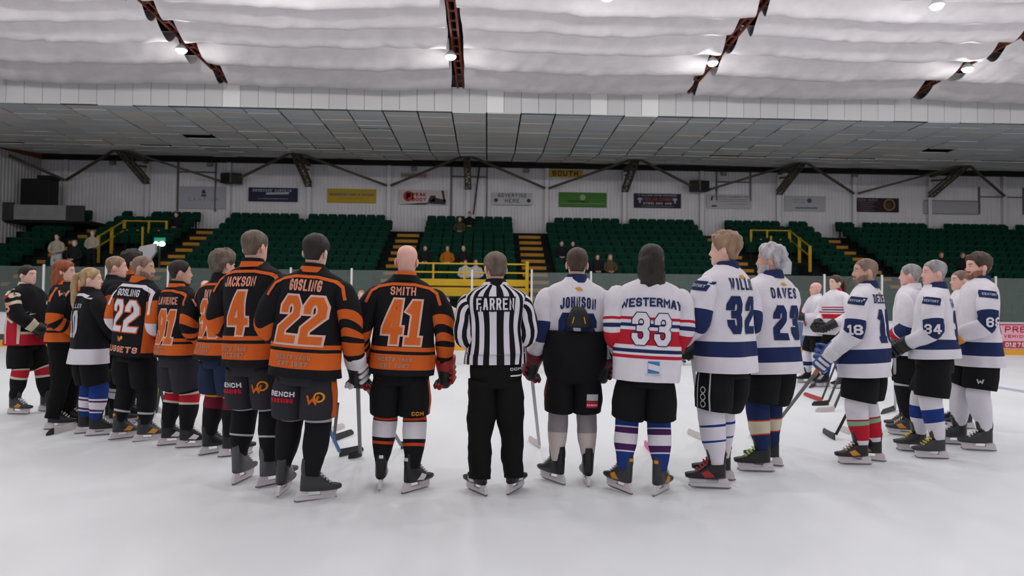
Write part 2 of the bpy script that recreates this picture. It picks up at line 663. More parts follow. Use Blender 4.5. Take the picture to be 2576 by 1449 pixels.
LM = lamp_mesh()
lamp_spots = []
ROW2 = yp(2357, 5, 15.3).x - 3 * 7.68
for r, (Yl, x0) in enumerate([(19.7, -16.5), (15.3, ROW2), (14.6, -16.5), (12.9, -12.6), (11.0, -16.5), (8.0, -12.6), (5.0, -16.5), (2.0, -12.6), (-2.0, -16.5)]):  # rows after the second are added unseen, spaced to balance the ice lighting
    for k in range(6 if x0 < -15 else 5):
        lamp_spots.append((x0 + 7.68 * k, Yl))
lamp_lab = {(0, 1): 'round white high-bay lamp at the left of the picture beside the first red rafter', (0, 2): 'round white high-bay lamp hanging beside the middle red rafter',
            (0, 3): 'round white high-bay lamp in front of the right-hand red rafter', (0, 4): 'round white high-bay lamp beside the rafter at far right',
            (1, 3): 'round white high-bay lamp cut by the top edge of the picture'}
for i, (lx, ly) in enumerate(lamp_spots):
    e = empty('high_bay_lamp', (lx, ly, roof_z(ly) - (0.43 if ly > 19 else 0.72)))
    row = 0 if ly > 19 else 1 if ly > 15 else 9
    col = round((lx + (16.5 if row != 1 else 12.6)) / 7.68)
    lab = lamp_lab.get((row, col), 'round white high-bay lamp added outside the frame to light the rink')
    tag(e, lab, 'lamp', 'high-bay lamps under the roof')
    for n_, m_ in zip(('housing', 'diffuser', 'rod'), LM):
        link(bpy.data.objects.new(n_, m_), e)

# ------------------------------------------------------------------ floor, walls
fl = struct(obj('floor', ([(XL, YB, 0), (XR, YB, 0), (XR, 21.5, 0), (XL, 21.5, 0)], [(0, 1, 2, 3)]), M_ICE), 'white scraped ice surface of the rink')
M_PAINT = mat('blue line under the ice', (188, 190, 212), rough=0.4)
M_PAINTR = mat('red line under the ice', (222, 198, 204), rough=0.4)
obj('blue_line', box(9.3, 9.6, 11.0, 21.2, 0.0005, 0.0015), M_PAINT, fl)
obj('centre_line', box(-16.9, -16.6, 3, 21.2, 0.0005, 0.0015), M_PAINTR, fl)
struct(obj('floor_concourse', ([(XL, 21.5, 0.0), (XR, 21.5, 0.0), (XR, YW, 0.0), (XL, YW, 0.0)], [(0, 1, 2, 3)]), M_TERR))


def ribbed(n0, n1, z0, z1, pitch=0.17, d=0.03):
    """corrugated sheet along x at y = 0"""
    xs = []
    x = n0
    while x < n1:
        xs += [(x, 0), (x + pitch * 0.55, 0), (x + pitch * 0.66, -d), (x + pitch * 0.89, -d)]
        x += pitch
    v, f = [], []
    for p in xs:
        v += [(p[0], p[1], z0), (p[0], p[1], z1)]
    for i in range(len(xs) - 1):
        f.append((2 * i, 2 * i + 2, 2 * i + 3, 2 * i + 1))
    return v, f


wb = struct(obj('wall_back', ribbed(XL, XR, 0.0, 8.6), M_CLAD, loc=(0, YW, 0)), 'white ribbed cladding behind the stand')
wl = struct(obj('wall_left', ribbed(0, YW - YB, 0.0, 9.9, 0.22), M_SIDE), 'grey ribbed end wall')
wl.matrix_world = Matrix.Translation((XL, YW, 0)) @ Matrix.Rotation(-PI / 2, 4, 'Z') @ Matrix.Scale(-1, 4, (0, 1, 0))
struct(obj('wall_right', box(XR, XR + 0.1, YB, YW, 0, 9.9), M_CLAD))
struct(obj('wall_front', box(XL, XR, YB - 0.1, YB, 0, 10.2), M_CLAD))

PX = [-1.0 + 3.87 * k for k in range(-5, 8)]
for k, x in zip(range(-5, 8), PX):
    g = G().add(box(x - 0.09, x + 0.09, WALL_Y - YW, WALL_Y - YW + 0.03, 4.6, 8.4)).add(box(x - 0.09, x + 0.09, WALL_Y - YW + 0.15, WALL_Y - YW + 0.17, 4.6, 8.4)).add(box(x - 0.015, x + 0.015, WALL_Y - YW + 0.02, WALL_Y - YW + 0.16, 4.6, 8.4))
    obj('pillar', g.geo(), M_PILLAR, wb)
obj('eaves_beam', box(XL, XR, -0.34, -0.1, 8.2, 8.46), M_BEAM, wb)
for k, x in zip(range(-5, 8), PX):
    if k % 2 == 0:     # lattice bracket of a main frame
        g = G()
        a, b = Vector((x, WALL_Y - YW - 0.05, 7.15)), Vector((x, -2.9, 8.2))
        d = (b - a)
        for sx in (-0.13, 0.13):
            for dz in (-0.05, 0.12):
                g.add(bar(a + Vector((sx, 0, dz)), b + Vector((sx, 0, dz)), 0.06, 0.07))
        n = 7
        for i in range(n):
            p, q = a + d * (i / n), a + d * ((i + 1) / n)
            s = 1 if i % 2 else -1
            g.add(bar(p + Vector((-0.13 * s, 0, -0.05)), q + Vector((0.13 * s, 0, -0.05)), 0.05, 0.03))
            g.add(bar(p + Vector((-0.13, 0, -0.05)), p + Vector((0.13, 0, -0.05)), 0.06, 0.05))
        g.add(bar((x, -0.25, 8.15), (x, -3.1, 8.2), 0.16, 0.16))
        g.add(bar((x, -0.3, 7.9), (x, -1.4, 7.75), 0.08, 0.08))
        obj('frame_bracket', g.geo(), M_STEEL, wb)
    else:
        for s in (-1, 1):
            if XL < x + s * 3.87 < XR:
                obj('brace', bar((x + s * 0.1, WALL_Y - YW - 0.08, 7.2), (x + s * 3.75, -2.8, 8.18), 0.09, 0.09), M_STEEL, wb)


def wp(px, py, dy=-0.1):
    p = yp(px, py, YW + dy)
    return p.x, p.z


for (x0, y0, x1, y1) in [(448, 406, 540, 532), (1136, 418, 1224, 545), (1803, 432, 1888, 505), (2464, 470, 2576, 540)]:
    (ax, az), (bx, bz) = wp(x0, y0), wp(x1, y1)
    g = G().add(box(ax - .03, ax + .03, -.11, -.03, bz, az)).add(box(bx - .03, bx + .03, -.11, -.03, bz, az))
    zc = az - 0.5
    g.add(box(ax, bx, -.10, -.03, zc - .025, zc + .025))
    obj('door_frame', g.geo(), mat('grey frame', (110, 106, 106), rough=0.7), wb)
(ax, az), (bx, bz) = wp(1206, 420), wp(1191, 540)
obj('downpipe', bar((ax, -.12, az), (bx, -.12, bz), .07, .07), mat('grey pipe', (60, 58, 58)), wb)

# ------------------------------------------------------------------ lower ceiling over the stand
X0T, NT = -0.1 - 1.2 * 18, 42
ce = struct(obj('ceiling_stand', ([(XL, 23.5, 8.2), (XR, 23.5, 8.2), (XR, 29.2, 8.07), (XL, 29.2, 8.07), (XL, YW, 8.62), (XR, YW, 8.62)], [(0, 1, 2, 3), (3, 2, 5, 4)]), M_VOID), 'low tiled ceiling above the stand')


def tz(Y):
    return 8.08 - 0.023 * (Y - 23.5) if Y <= 29.2 else 7.949 + 0.122 * (Y - 29.2)


tile_me = {}
for mi_ in range(4):
    for sl in (0, 1):
        v, f = box(-0.575, 0.575, -0.284, 0.284, 0, 0.03)
        s = -0.023 if sl == 0 else 0.122
        tile_me[mi_, sl] = mesh('ceiling_tile', [(p[0], p[1], p[2] + s * p[1]) for p in v], f, M_TILE[mi_])
rest = G()
holes = [(-11.5, 27.2), (18.4, 27.5)]
rt = random.Random(5)
nt_ = 0
for r in range(17):
    Yc = 23.5 + 0.3 + 0.6 * r
    for c in range(NT):
        Xc = X0T + 1.2 * c + 0.6
        if Xc < XL or Xc > XR:
            continue
        if any(abs(Xc - h[0]) < 0.6 and abs(Yc - h[1]) < 0.3 for h in holes):
            continue
        if r == 0:
            mi_ = rt.choice([1, 2, 2])
        elif Xc > 10 and r < 5:
            mi_ = rt.choice([1, 2, 2, 3])
        else:
            mi_ = rt.choice([0, 0, 0, 3, 3, 1, 1, 2] if r < 10 else [1, 0, 1, 0, 3])
        px, py = proj((Xc, Yc, 8))
        dz = -0.03 * rt.random() ** 2
        drop = 0.06 if abs(Xc + 4.35) < 0.6 and abs(Yc - 25.7) < 0.3 else 0
        if r < 10 and -30 < px < 2606 and nt_ < 300:
            o = link(bpy.data.objects.new('ceiling_tile', tile_me[mi_, 0 if Yc < 29.2 else 1]), ce)
            o.location = (Xc, Yc, tz(Yc) + dz)
            if drop:
                o.rotation_euler = (0.1, 0, 0)
            nt_ += 1
        else:
            me_ = tile_me[mi_, 0 if Yc < 29.2 else 1]
            rest.add(([v.co + Vector((Xc, Yc, tz(Yc) + dz)) for v in me_.vertices], [tuple(p.vertices) for p in me_.polygons]), mi_)
tag(obj('more_ceiling_tiles', rest.geo(), M_TILE, ce), kind='stuff')
obj('gap_strip', bar((XL + .12, 24.0, 8.0), (XL + .12, YW - .2, 8.35), .2, .3), M_RUST, ce)  # added dark red bar standing in for the dark gap at the left wall
# fascia above the boards
fa = struct(obj('trim_1', box(XL, XR, 23.53, 23.58, 8.06, 9.0), M_VOID), 'panelled fascia between the two ceilings')
fm = [mesh('fascia_panel', *box(-0.293, 0.293, -0.02, 0.02, 8.08, 8.93), m) for m in M_FASC]
bright = {round((yp(q, 250, 23.5).x + 21.7) / 0.6 - 0.5) for q in (571, 1243, 1509, 1637)}
for c in range(83):
    xc = -21.7 + 0.6 * c + 0.3
    if xc - 0.3 < XL or xc + .3 > XR:
        continue
    o = link(bpy.data.objects.new('fascia_panel', fm[1 if c in bright else 0]), fa)
    o.location = (xc, 23.5 + 0.008 * rt.random(), 0)

# ------------------------------------------------------------------ main roof: insulation pillows and red rafters
PUR = [23.42, 21.52, 19.78, 18.46, 17.3, 16.1, 14.8, 13.4]
cu = struct(obj('ceiling', ([(XL - 3, YB, roof_z(YB) + .9), (XR + 3, YB, roof_z(YB) + .9), (XR + 3, 23.6, roof_z(23.5) + .45), (XL - 3, 23.6, roof_z(23.5) + .45)], [(0, 1, 2, 3)]), M_VOID), 'arched rink roof')
RAF = [-1.0 + 7.8 * k for k in range(-3, 5)]
rp = random.Random(11)


def pillow(xa, xb, ya, yb, seed, first):
    nx, ny = 110, 16
    v, f = [], []
    e0, e1 = rp.uniform(.12, .26), rp.uniform(.12, .30)
    for j in range(ny + 1):
        t = j / ny          # 0 at the near edge, 1 at the far edge
        Y = ya + (yb - ya) * t
        for i in range(nx + 1):
            u = i / nx
            ea = e0 + 0.10 * noise.noise(Vector((seed, t * 1.7, 0)))
            eb = e1 + 0.10 * noise.noise(Vector((seed + 9, t * 1.7, 0)))
            X = xa + ea + (xb - xa - ea - eb) * u
            sag = (0.58 if not first else 0.52) * (math.sin(PI * min(1, (t * 0.985 + .01) ** 1.45)) ** 0.9) * (0.82 + 0.18 * math.sin(PI * u))
            sag *= 1 + 0.12 * noise.noise(Vector((X * 0.35 + seed, t, 3)))
            # slanting creases that run with the pull of the sheet
            cre = noise.noise(Vector((X * 2.1 + Y * 1.5 + seed * 3, Y * 0.7, seed))) * 0.06 + (0.3 - abs(noise.noise(Vector((X * 3.1 + Y * 2.4 + seed, Y * 0.8 - X * .2, seed))))) * 0.07 * (.4 + noise.noise(Vector((X * .5, Y * .5, seed + 5))))
            z = roof_z(Y) + 0.12 - sag + cre * math.sin(PI * t) ** 0.5
            if first and t > 0.93:
                z = max(z, roof_z(Y) - 0.03 + 0.05 * noise.noise(Vector((X * .4, seed, 1))))
            v.append((X, Y, z))
    for j in range(ny):
        for i in range(nx):
            a = j * (nx + 1) + i
            f.append((a, a + 1, a + nx + 2, a + nx + 1))
    return v, f


for b in range(len(RAF) - 1):
    for p in range(len(PUR) - 1):
        obj('insulation_panel', pillow(RAF[b], RAF[b + 1], PUR[p + 1], PUR[p] + 0.03, b * 7.3 + p * 1.9, p == 0), M_FOIL, cu, smooth=True)
    ya, yb = YB, PUR[-1]
    obj('insulation_panel', ([(RAF[b] + .2, ya, roof_z(ya) - .05), (RAF[b + 1] - .2, ya, roof_z(ya) - .05), (RAF[b + 1] - .2, yb, roof_z(yb) - .05), (RAF[b] + .2, yb, roof_z(yb) - .05)], [(0, 1, 2, 3)]), M_FOIL, cu)
for x in RAF:
    g = G()
    for sx, dz in ((-.1, -.09), (.1, -.09), (-.1, .3), (.1, .3)):
        g.add(bar((x + sx, 12, roof_z(12) + dz), (x + sx, 23.3, roof_z(23.4) + dz), .055, .06))
    Y = 12.0
    i = 0
    while Y < 22.7:
        g.add(bar((x - .1, Y, roof_z(Y) - .09), (x + .1, Y, roof_z(Y) - .09), .05, .04))
        g.add(bar((x - .1, Y, roof_z(Y) - .09), (x - .1, Y + .28, roof_z(Y) + .3), .035, .035))
        g.add(bar((x + .1, Y + .28, roof_z(Y) + .3), (x + .1, Y + .56, roof_z(Y) - .09), .035, .035))
        Y += .56
    obj('rafter', g.geo(), M_RUST, cu)

# ------------------------------------------------------------------ rink barrier
YBD = 21.4
ba = tag(empty('rink_barrier', (0, YBD, 0)), 'white rink boards with yellow kick plate and tall glass below the stand', 'barrier')
PW = 1.87
xk0 = yp(1337, 760, YBD).x - PW * 13
M_RED = mat('red board print', (176, 44, 66), rough=0.5)
M_PINK = mat('pink board print', (232, 170, 184), rough=0.5)
M_BLUEAD = mat('blue grey board print', (92, 104, 140), rough=0.5, vary=0.15, vscale=2)
M_DKAD = mat('dark green board print', (64, 78, 80), rough=0.5)
NP = int((XR - xk0) / PW)
for k in range(NP):
    x0 = xk0 + PW * k
    if x0 + PW < XL:
        continue
    px0 = proj((x0 + PW / 2, YBD, .6))[0]
    bm_ = M_BOARD
    if 2490 < px0 < 2800:
        bm_ = M_PINK
    elif 1960 < px0 < 2080:
        bm_ = M_BLUEAD
    p = obj('board_panel', bbox(x0 + .006, x0 + PW - .006, -.02, .06, .18, 1.0, .008), bm_, ba)
    if bm_ is M_PINK:
        obj('printed_band', box(x0 + .03, x0 + PW - .03, -.024, -.02, .22, .44), M_RED, p)
        obj('printed_frame', G().add(box(x0 + .03, x0 + PW - .03, -.024, -.02, .95, .985)).geo(), M_RED, p)
    if px0 < 60:
        obj('printed_band', box(x0 + .01, x0 + PW - .01, -.024, -.02, .2, .38), M_DKAD, p)
    obj('kick_plate', bbox(x0 + .004, x0 + PW - .004, -.035, .05, 0.0, .175, .006), M_KICK, ba)
    obj('cap_rail', bbox(x0 + .002, x0 + PW - .002, -.03, .09, 1.0, 1.05, .01), M_CAP, ba)
    xc = x0 + PW / 2
    if not (-2.6 < xc < 1.4):
        obj('glass_pane', bbox(x0 + .03, x0 + PW - .03, .01, .025, 1.05, 2.46, .003), M_GLASS, ba)
    hz = 2.52 if not abs(proj((x0, YBD, 2))[0] - 1337) < 20 else 2.56
    obj('post', bbox(x0 - .03, x0 + .03, -.005, .045, 1.0, hz, .008), M_POST, ba)
xr_ = yp(2516, 830, YBD).x
obj('lettering', flat([[(p[0] + xr_ + .95, p[1] + .82) for p in q] for q in word('PREMIER', .2, .2, .05, .2)] + [[(p[0] + xr_ + .95, p[1] + .6) for p in q] for q in word('VEHICLE SALES', .1, .1, .04, .22)], -.0255), M_RED, ba)
obj('lettering', flat([[(p[0] + xr_ + .95, p[1] + .33) for p in q] for q in word('01279 812345', .14, .11, .04, .2)], -.0255), M_WHITE, ba)

# yellow viewing platform behind the boards
pf = tag(empty('viewing_platform', (0, 22.6, 0)), 'yellow steel platform with railing in the gap of the glass', 'platform')
PY = 22.6


def pz(px, py, Y=PY):
    p = yp(px, py, Y)
    return p.x, p.z


xa, xb = -2.5, pz(1323, 700)[0]
z = [pz(1226, q)[1] for q in (664, 686, 703, 720, 724, 746)]
obj('beam', bbox(xa, xb, -.05, .05, z[3], z[2], .01), M_YEL, pf)
obj('beam', bbox(xa, xb, -.07, .03, z[5], z[4], .01), M_YEL, pf)
obj('rail', bar((xa, 0, z[0]), (xb, 0, z[0]), .05, .05), M_YEL, pf)
obj('rail', bar((xa, 0, z[1]), (xb, 0, z[1]), .05, .05), M_YEL, pf)
for q in (1008, 1090, 1168, 1245):
    x = pz(q, 690)[0]
    obj('post', bbox(x - .03, x + .03, -.03, .03, z[2], z[0] + (.03 if q < 1100 else -.12), .006), M_YEL, pf)
obj('post', bbox(xb - .02, xb + .09, -.06, .06, 0.0, z[0] + .1, .01), M_YEL, pf)
obj('post', bbox(xa - .09, xa + .02, -.06, .06, 0.0, z[0] + .1, .01), M_YEL, pf)
obj('deck', box(xa, xb, .05, .9, z[3] - .05, z[3]), M_STEEL, pf)
obj('back_panel', box(xa, xb, .5, .55, 0, z[5] - .1), M_BLACK, pf)

# ------------------------------------------------------------------ grandstand
NR = 14


def rowY(k):
    return 24.2 + 0.69 * k


def rowZ(k):
    return 0.60 + 0.33 * k


AISLES = [-18.1, -13.1, -3.76, 1.97, 10.9, 16.5]
AW = 1.1
VOMS = [(-16.2, -14.35), (12.1, 13.9)]
gs = struct(obj('grandstand', box(XL, XR, 23.5, 23.6, 0, 0.9), M_TERR), 'stepped terraces of the green stand')
for k in range(NR):
    y0, y1, zt = rowY(k) - .43, rowY(k) + .26, rowZ(k)
    xs = [XL]
    if 3 <= k <= 8:
        for a, b in VOMS:
            xs += [a, b]
    xs.append(XR)
    g = G()
    for i in range(0, len(xs), 2):
        g.add(box(xs[i], xs[i + 1], y0, y1 if k < NR - 1 else YW - 0.04, zt - .9 if k > 2 else 0, zt))
    obj('terrace', g.geo(), M_TERR, gs)
g_ = G().add(box(-.52, .52, -.2, .15, 0, .165), 0).add(box(-.52, .52, -.215, -.199, .03, .165), 1).add(box(-.52, .52, -.215, -.1, .165, .17), 1)
step_me = mesh('stair_step', *g_.geo()[:2], [M_TERR, M_NOSE], g_.geo()[2])
for a in AISLES:
    for k in range(NR - 1):
        o = link(bpy.data.objects.new('stair_step', step_me), gs)
        o.location = (a, rowY(k) + .1, rowZ(k))

# passage openings with yellow rails
M_VW = mat('passage wall', (150, 152, 152), rough=0.8)
for i, (a, b) in enumerate(VOMS):
    yF, yB_ = rowY(3) - .43, rowY(8) + .26
    g = G()
    for x in (a, b):
        g.add(box(x - .04, x + .04, yF, yB_, 0.2, rowZ(3)))
        for k in range(3, 9):
            g.add(box(x - .04, x + .04, rowY(k) - .43, rowY(k) + .26, rowZ(3), rowZ(k) + .05))
    g.add(box(a, b, yB_ - .05, yB_ + .02, 0.2, rowZ(8)))
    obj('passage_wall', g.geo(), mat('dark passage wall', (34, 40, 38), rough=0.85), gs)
    s = 1 if i == 0 else -1
    xin = b if i == 0 else a      # the stair panel sits on the side of the middle
    pl = [yp(q, r, 27.7) for q, r in ([(334, 648), (352, 620), (391, 612), (391, 634), (376, 655)] if i == 0 else [(1958, 690), (1953, 640), (1966, 624), (1992, 660), (1990, 690)])]
    v = [(p.x, 27.7, p.z) for p in pl] + [(p.x, 27.85, p.z) for p in pl]
    n = len(pl)
    obj('stair_panel', (v, [tuple(range(n)), tuple(range(2 * n - 1, n - 1, -1))] + [(q, (q + 1) % n, n + (q + 1) % n, n + q) for q in range(n)]), M_WHITE, gs)
    r_ = tag(empty('passage_railing', (0, 0, 0)), 'yellow railing around the stairway in the left part of the stand' if i == 0 else 'yellow railing around the stairway in the right part of the stand', 'railing')
    xo = a if i == 0 else b
    yb2, zb2 = 31.0, 5.0
    yf2, zf2 = 29.0, 4.1
    ym, zm = 30.0, 4.55
    obj('rail', bar((a, yb2, zb2), (b, yb2, zb2), .05, .05), M_YEL, r_)
    obj('rail', bar((a, yb2, zb2 - .42), (b, yb2, zb2 - .42), .05, .05), M_YEL, r_)
    obj('rail', bar((xo, yb2, zb2), (xo, yf2, zf2), .05, .05), M_YEL, r_)
    obj('rail', bar((xo, yb2, zb2 - .42), (xo, yf2, zf2 - .42), .05, .05), M_YEL, r_)
    for (x, y, zt, h, w2) in [(xo, yb2, zb2, .9, .065), (a + b - xo, yb2, zb2, .85, .05), ((a + b) / 2 + .15 * s, yb2, zb2, .85, .04), (xo, ym, zm, 1.1, .065), (xo, yf2, zf2, 1.1, .065), (xin - .3 * s, yb2 - 1.5, 4.55, 1.0, .04)]:
        obj('post', bbox(x - w2, x + w2, y - .03, y + .03, zt - h, zt + .03, .005), M_YEL, r_)

rl = yp(12, 640, rowY(3))
r_ = tag(empty('hand_railing', (rl.x, rowY(3) - .45, rowZ(3))), 'short yellow railing at the far left edge of the stand', 'railing')
for dx in (0, -1.2):
    obj('post', bbox(dx - .05, dx + .05, -.03, .03, 0, 1.05, .005), M_YEL, r_)
for dz in (1.02, .55):
    obj('rail', bar((-1.2, 0, dz), (0, 0, dz), .05, .05), M_YEL, r_)

# seats
def seat_geo():
    pr = [(-.2, .36), (.2, .36), (.215, .5), (.215, .78), (.17, .84), (-.17, .84), (-.215, .78), (-.215, .5)]
    n = len(pr)
    v = [(p[0], 0.0 + (.05 if p[1] > .7 else 0), p[1]) for p in pr] + [(p[0], .05 + (.05 if p[1] > .7 else 0), p[1]) for p in pr]
    f = [tuple(range(n)), tuple(range(2 * n - 1, n - 1, -1))] + [(q, n + q, n + (q + 1) % n, (q + 1) % n) for q in range(n)]
    g = G().add((v, f), 0).add(box(-.03, .03, 0.0, .05, 0, .4), 1)
    pn = [(-.19, .36), (.19, .36), (.2, .5), (.18, .72), (.14, .75), (-.14, .75), (-.18, .72), (-.2, .5)]
    v2 = [(p[0], -.11 - (p[1] - .36) * .1, p[1]) for p in pn] + [(p[0], -.06, p[1]) for p in pn]
    return g.geo(), (v2, f)


SG, SP = seat_geo()
seat_me = mesh('stadium_seat', SG[0], SG[1], [M_SEAT, M_SEATLEG], SG[2])
pan_me = mesh('seat_pan', SP[0], SP[1], M_SEATPAN)
BLK = ['block left of far-left stairs', 'block beside the left railing', 'block left of middle stairs', 'block between middle stairs', 'block right of middle stairs', 'block beside the right railing', 'block at far right']
OCC = [(20, 130, 660, 900), (110, 300, 650, 900), (240, 420, 625, 900), (370, 505, 650, 900), (520, 690, 575, 900), (655, 900, 588, 900), (890, 1135, 610, 900), (1145, 1320, 630, 900), (1340, 1530, 622, 900), (1535, 1735, 615, 900),
       (1735, 1895, 585, 900), (1880, 2020, 615, 900), (2035, 2130, 690, 900), (2125, 2260, 645, 900), (2255, 2420, 650, 900), (2410, 2520, 635, 900), (1050, 1330, 655, 900)]
ORD = ['first', 'second', 'third', 'fourth', 'fifth', 'sixth', 'seventh', 'eighth', 'ninth', 'tenth', 'eleventh', 'twelfth', 'thirteenth', 'fourteenth']


def ordn(n):
    return ORD[n - 1] if n <= 14 else '%d%s' % (n, {1: 'st', 2: 'nd', 3: 'rd'}.get(n % 10 if n not in (11, 12, 13) else 0, 'th'))


seats = []
edges = [XL + 1.2] + AISLES + [XR - .6]
for k in range(NR):
    for b in range(7):
        x0 = edges[b] + (AW / 2 + .05 if b else 0) + .23
        x1 = edges[b + 1] - (AW / 2 + .05 if b < 6 else 0) - .23
        n = int((x1 - x0) / .46) + 1
        off = (x1 - x0 - (n - 1) * .46) / 2
        j = 0
        for i in range(n):
            x = x0 + off + .46 * i
            if 3 <= k <= 8 and any(a - .3 < x < c + .3 for a, c in VOMS):
                continue
            if k == NR - 1 and min(abs(x - q) for q in PX) < .3:
                continue
            if k == NR - 1 and 26 > x > 26:
                continue
            j += 1
            seats.append((x, rowY(k), rowZ(k), k, b, j))
TAKEN = []      # filled with spectators' seats before the seats are built


def build_seats():
    vis, hid = [], []
    for s in seats:
        px, py = proj((s[0], s[1], s[2] + .65))
        if any(abs(s[0] - t[0]) < .2 and abs(s[1] - t[1]) < .3 for t in TAKEN):
            hid.append(s)
            continue
        inside = 5 < px < 2571
        occ = any(a < px < c and e < py < h for a, c, e, h in OCC) or py > 778
        (vis if inside and not occ and s[3] >= 0 else hid).append(s)
    vis.sort(key=lambda s: (s[3], abs(s[0])))
    one, rest_ = vis[:300], hid + vis[300:]
    for x, y, zz, k, b, j in one:
        o = link(bpy.data.objects.new('stadium_seat', seat_me))
        o.location = (x, y, zz)
        tag(o, 'folded green seat, %s row up, %s from left, %s' % (ordn(k + 1), ordn(j), BLK[b]), 'seat', 'green seats of the stand')
        link(bpy.data.objects.new('seat_pan', pan_me), o)
    g = G()
    V, F, MI = [], [], []
    for x, y, zz, k, b, j in rest_:
        n = len(V)
        V += [(p[0] + x, p[1] + y, p[2] + zz) for p in SG[0]]
        F += [tuple(i + n for i in f) for f in SG[1]]
        MI += list(SG[2])
        n = len(V)
        V += [(p[0] + x, p[1] + y, p[2] + zz) for p in SP[0]]
        F += [tuple(i + n for i in f) for f in SP[1]]
        MI += [2] * len(SP[1])
    tag(obj('stadium_seats', (V, F, MI), [M_SEAT, M_SEATLEG, M_SEATPAN]), 'further rows of green folded seats filling the stand', 'seats', kind='stuff')


# ------------------------------------------------------------------ signs on the wall
def sign(px, rgb, label, parts, name='banner'):
    (x0, z1), (x1, z0) = wp(px[0], px[1]), wp(px[2], px[3])
    cx, cz, w_, h_ = (x0 + x1) / 2, (z0 + z1) / 2, x1 - x0, z1 - z0
    o = obj(name, bbox(-w_ / 2, w_ / 2, -.02, .02, -h_ / 2, h_ / 2, .005), mat('print %d %d %d' % rgb, rgb, rough=0.6), loc=(cx, YW - .06, cz))
    tag(o, label, 'sign')
    for n_, quads, c in parts(w_, h_):
        obj(n_, flat(quads, -.0225 - .002 * (n_ != 'printed_panel')), mat('print %d %d %d' % c, c, rough=0.6), o)
    return o


def tx(t, h, w=None, gap=None, ox=0, oz=0, thick=.18, shear=0.0):
    return [[(p[0] + ox, p[1] + oz) for p in q] for q in word(t, h, w, gap, thick, shear)]


sign((452, 468, 572, 526), (182, 183, 192), 'pale grey banner with a small tower emblem at the left', lambda w_, h_: [
    ('emblem', [[(-.1, .2), (.1, .2), (.08, .3), (0, .42), (-.08, .3)], [(-.12, .06), (.12, .06), (.12, .16), (-.12, .16)]], (60, 58, 66)), ('lettering', tx('CANTIUM', .17, .13, .1, 0, -.08, .14), (132, 130, 138))])
sign((625, 471, 748, 508), (26, 32, 64), 'navy blue banner with white lettering', lambda w_, h_: [
    ('lettering', tx('HOMECARE CARPETS', .13, .09, .03, -.05, .2, .2, .2) + tx('WWW.HOMECARECARPETS.CO.UK', .05, .04, .02, 0, -.2), (190, 192, 205)), ('printed_panel', [[(-.35, .0), (.75, .03), (.78, .14), (-.33, .1)]], (186, 188, 196))])
sign((823, 474, 945, 511), (190, 158, 30), 'yellow banner with blue lettering', lambda w_, h_: [
    ('lettering', tx('HAMMERTON CABS & MINIBUS', .11, .07, .025, 0, .06, .22, .25), (70, 84, 150)), ('lettering', tx('LOCAL AND AIRPORT', .07, .055, .02, 0, -.12, .18), (140, 124, 50))])
sign((1004, 477, 1125, 516), (206, 196, 198), 'white and red banner with a round red emblem', lambda w_, h_: [
    ('emblem', disc(.26, 20, -.72, .05), (176, 50, 54)), ('printed_panel', [[(.1, -.3), (1.1, -.34), (1.12, -.1), (.55, .0), (.3, -.2)], [(.22, -.2), (.36, .1), (.62, .1), (.56, -.2)], [(.88, .36), (1.0, .36), (1.1, -.2), (1.0, -.2)]], (50, 44, 48)),
    ('lettering', [[(p[0] - .72, p[1] + .05) for p in q] for q in word('P', .3, .2, .1, .25)], (215, 205, 200)), ('lettering', tx('PEAK', .18, .15, .03, -.2, .14, .26) + tx('BODY', .18, .15, .03, -.2, -.1, .26), (186, 56, 60)), ('lettering', [[(-1.1, -.36), (.1, -.36), (.5, -.24), (-.2, -.28)]], (70, 66, 70))])
sign((1237, 484, 1340, 516), (196, 196, 200), 'white banner reading advertise here between two round emblems', lambda w_, h_: [
    ('lettering', tx('ADVERTISE', .19, .125, .045, 0, .17, .17) + tx('HERE', .19, .14, .05, 0, -.1, .17), (72, 72, 82)), ('emblem', disc(.1, 14, -.8, -.08) + disc(.1, 14, .82, -.08), (70, 58, 20)), ('printed_line', [[(-.9, -.32), (.9, -.32), (.9, -.3), (-.9, -.3)]], (120, 118, 122))])
sign((1378, 426, 1466, 446), (204, 168, 48), 'yellow sign reading south in black letters', lambda w_, h_: [('lettering', tx('SOUTH', .27, .21, .06, 0, 0, .2), (52, 44, 30))], 'stand_sign')
sign((1406, 483, 1526, 522), (66, 122, 36), 'green banner with a round white emblem', lambda w_, h_: [
    ('emblem', disc(.15, 18, 0, .12), (150, 180, 140)), ('lettering', tx('MCDONNELL', .12, .1, .02, -.2, -.09, .3), (28, 52, 24)), ('printed_line', [[(-1.12, -.2), (1.12, -.2), (1.12, -.16), (-1.12, -.16)]], (110, 160, 90))])
sign((1595, 486, 1713, 524), (24, 24, 44), 'dark navy banner with red lettering and two white shirts', lambda w_, h_: [
    ('lettering', tx('A WILLIAMS MOTOR ENGINEERS', .09, .06, .02, 0, .27, .2), (170, 168, 176)), ('lettering', tx('TYRES AND EXHAUSTS', .15, .07, .02, 0, .08, .2), (160, 78, 84)), ('lettering', tx('07951 860 486', .11, .09, .03, 0, -.13, .2), (196, 190, 196)),
    ('emblem', [[(-1.0, .12), (-.88, .16), (-.76, .12), (-.78, .03), (-.83, .02), (-.84, -.12), (-.92, -.12), (-.93, .02), (-.98, .03)], [(.76, .12), (.88, .16), (1.0, .12), (.98, .03), (.93, .02), (.92, -.12), (.84, -.12), (.83, .02), (.78, .03)]], (168, 170, 196)), ('printed_line', [[(-.8, -.3), (.8, -.3), (.8, -.26), (-.8, -.26)]], (110, 108, 120))])
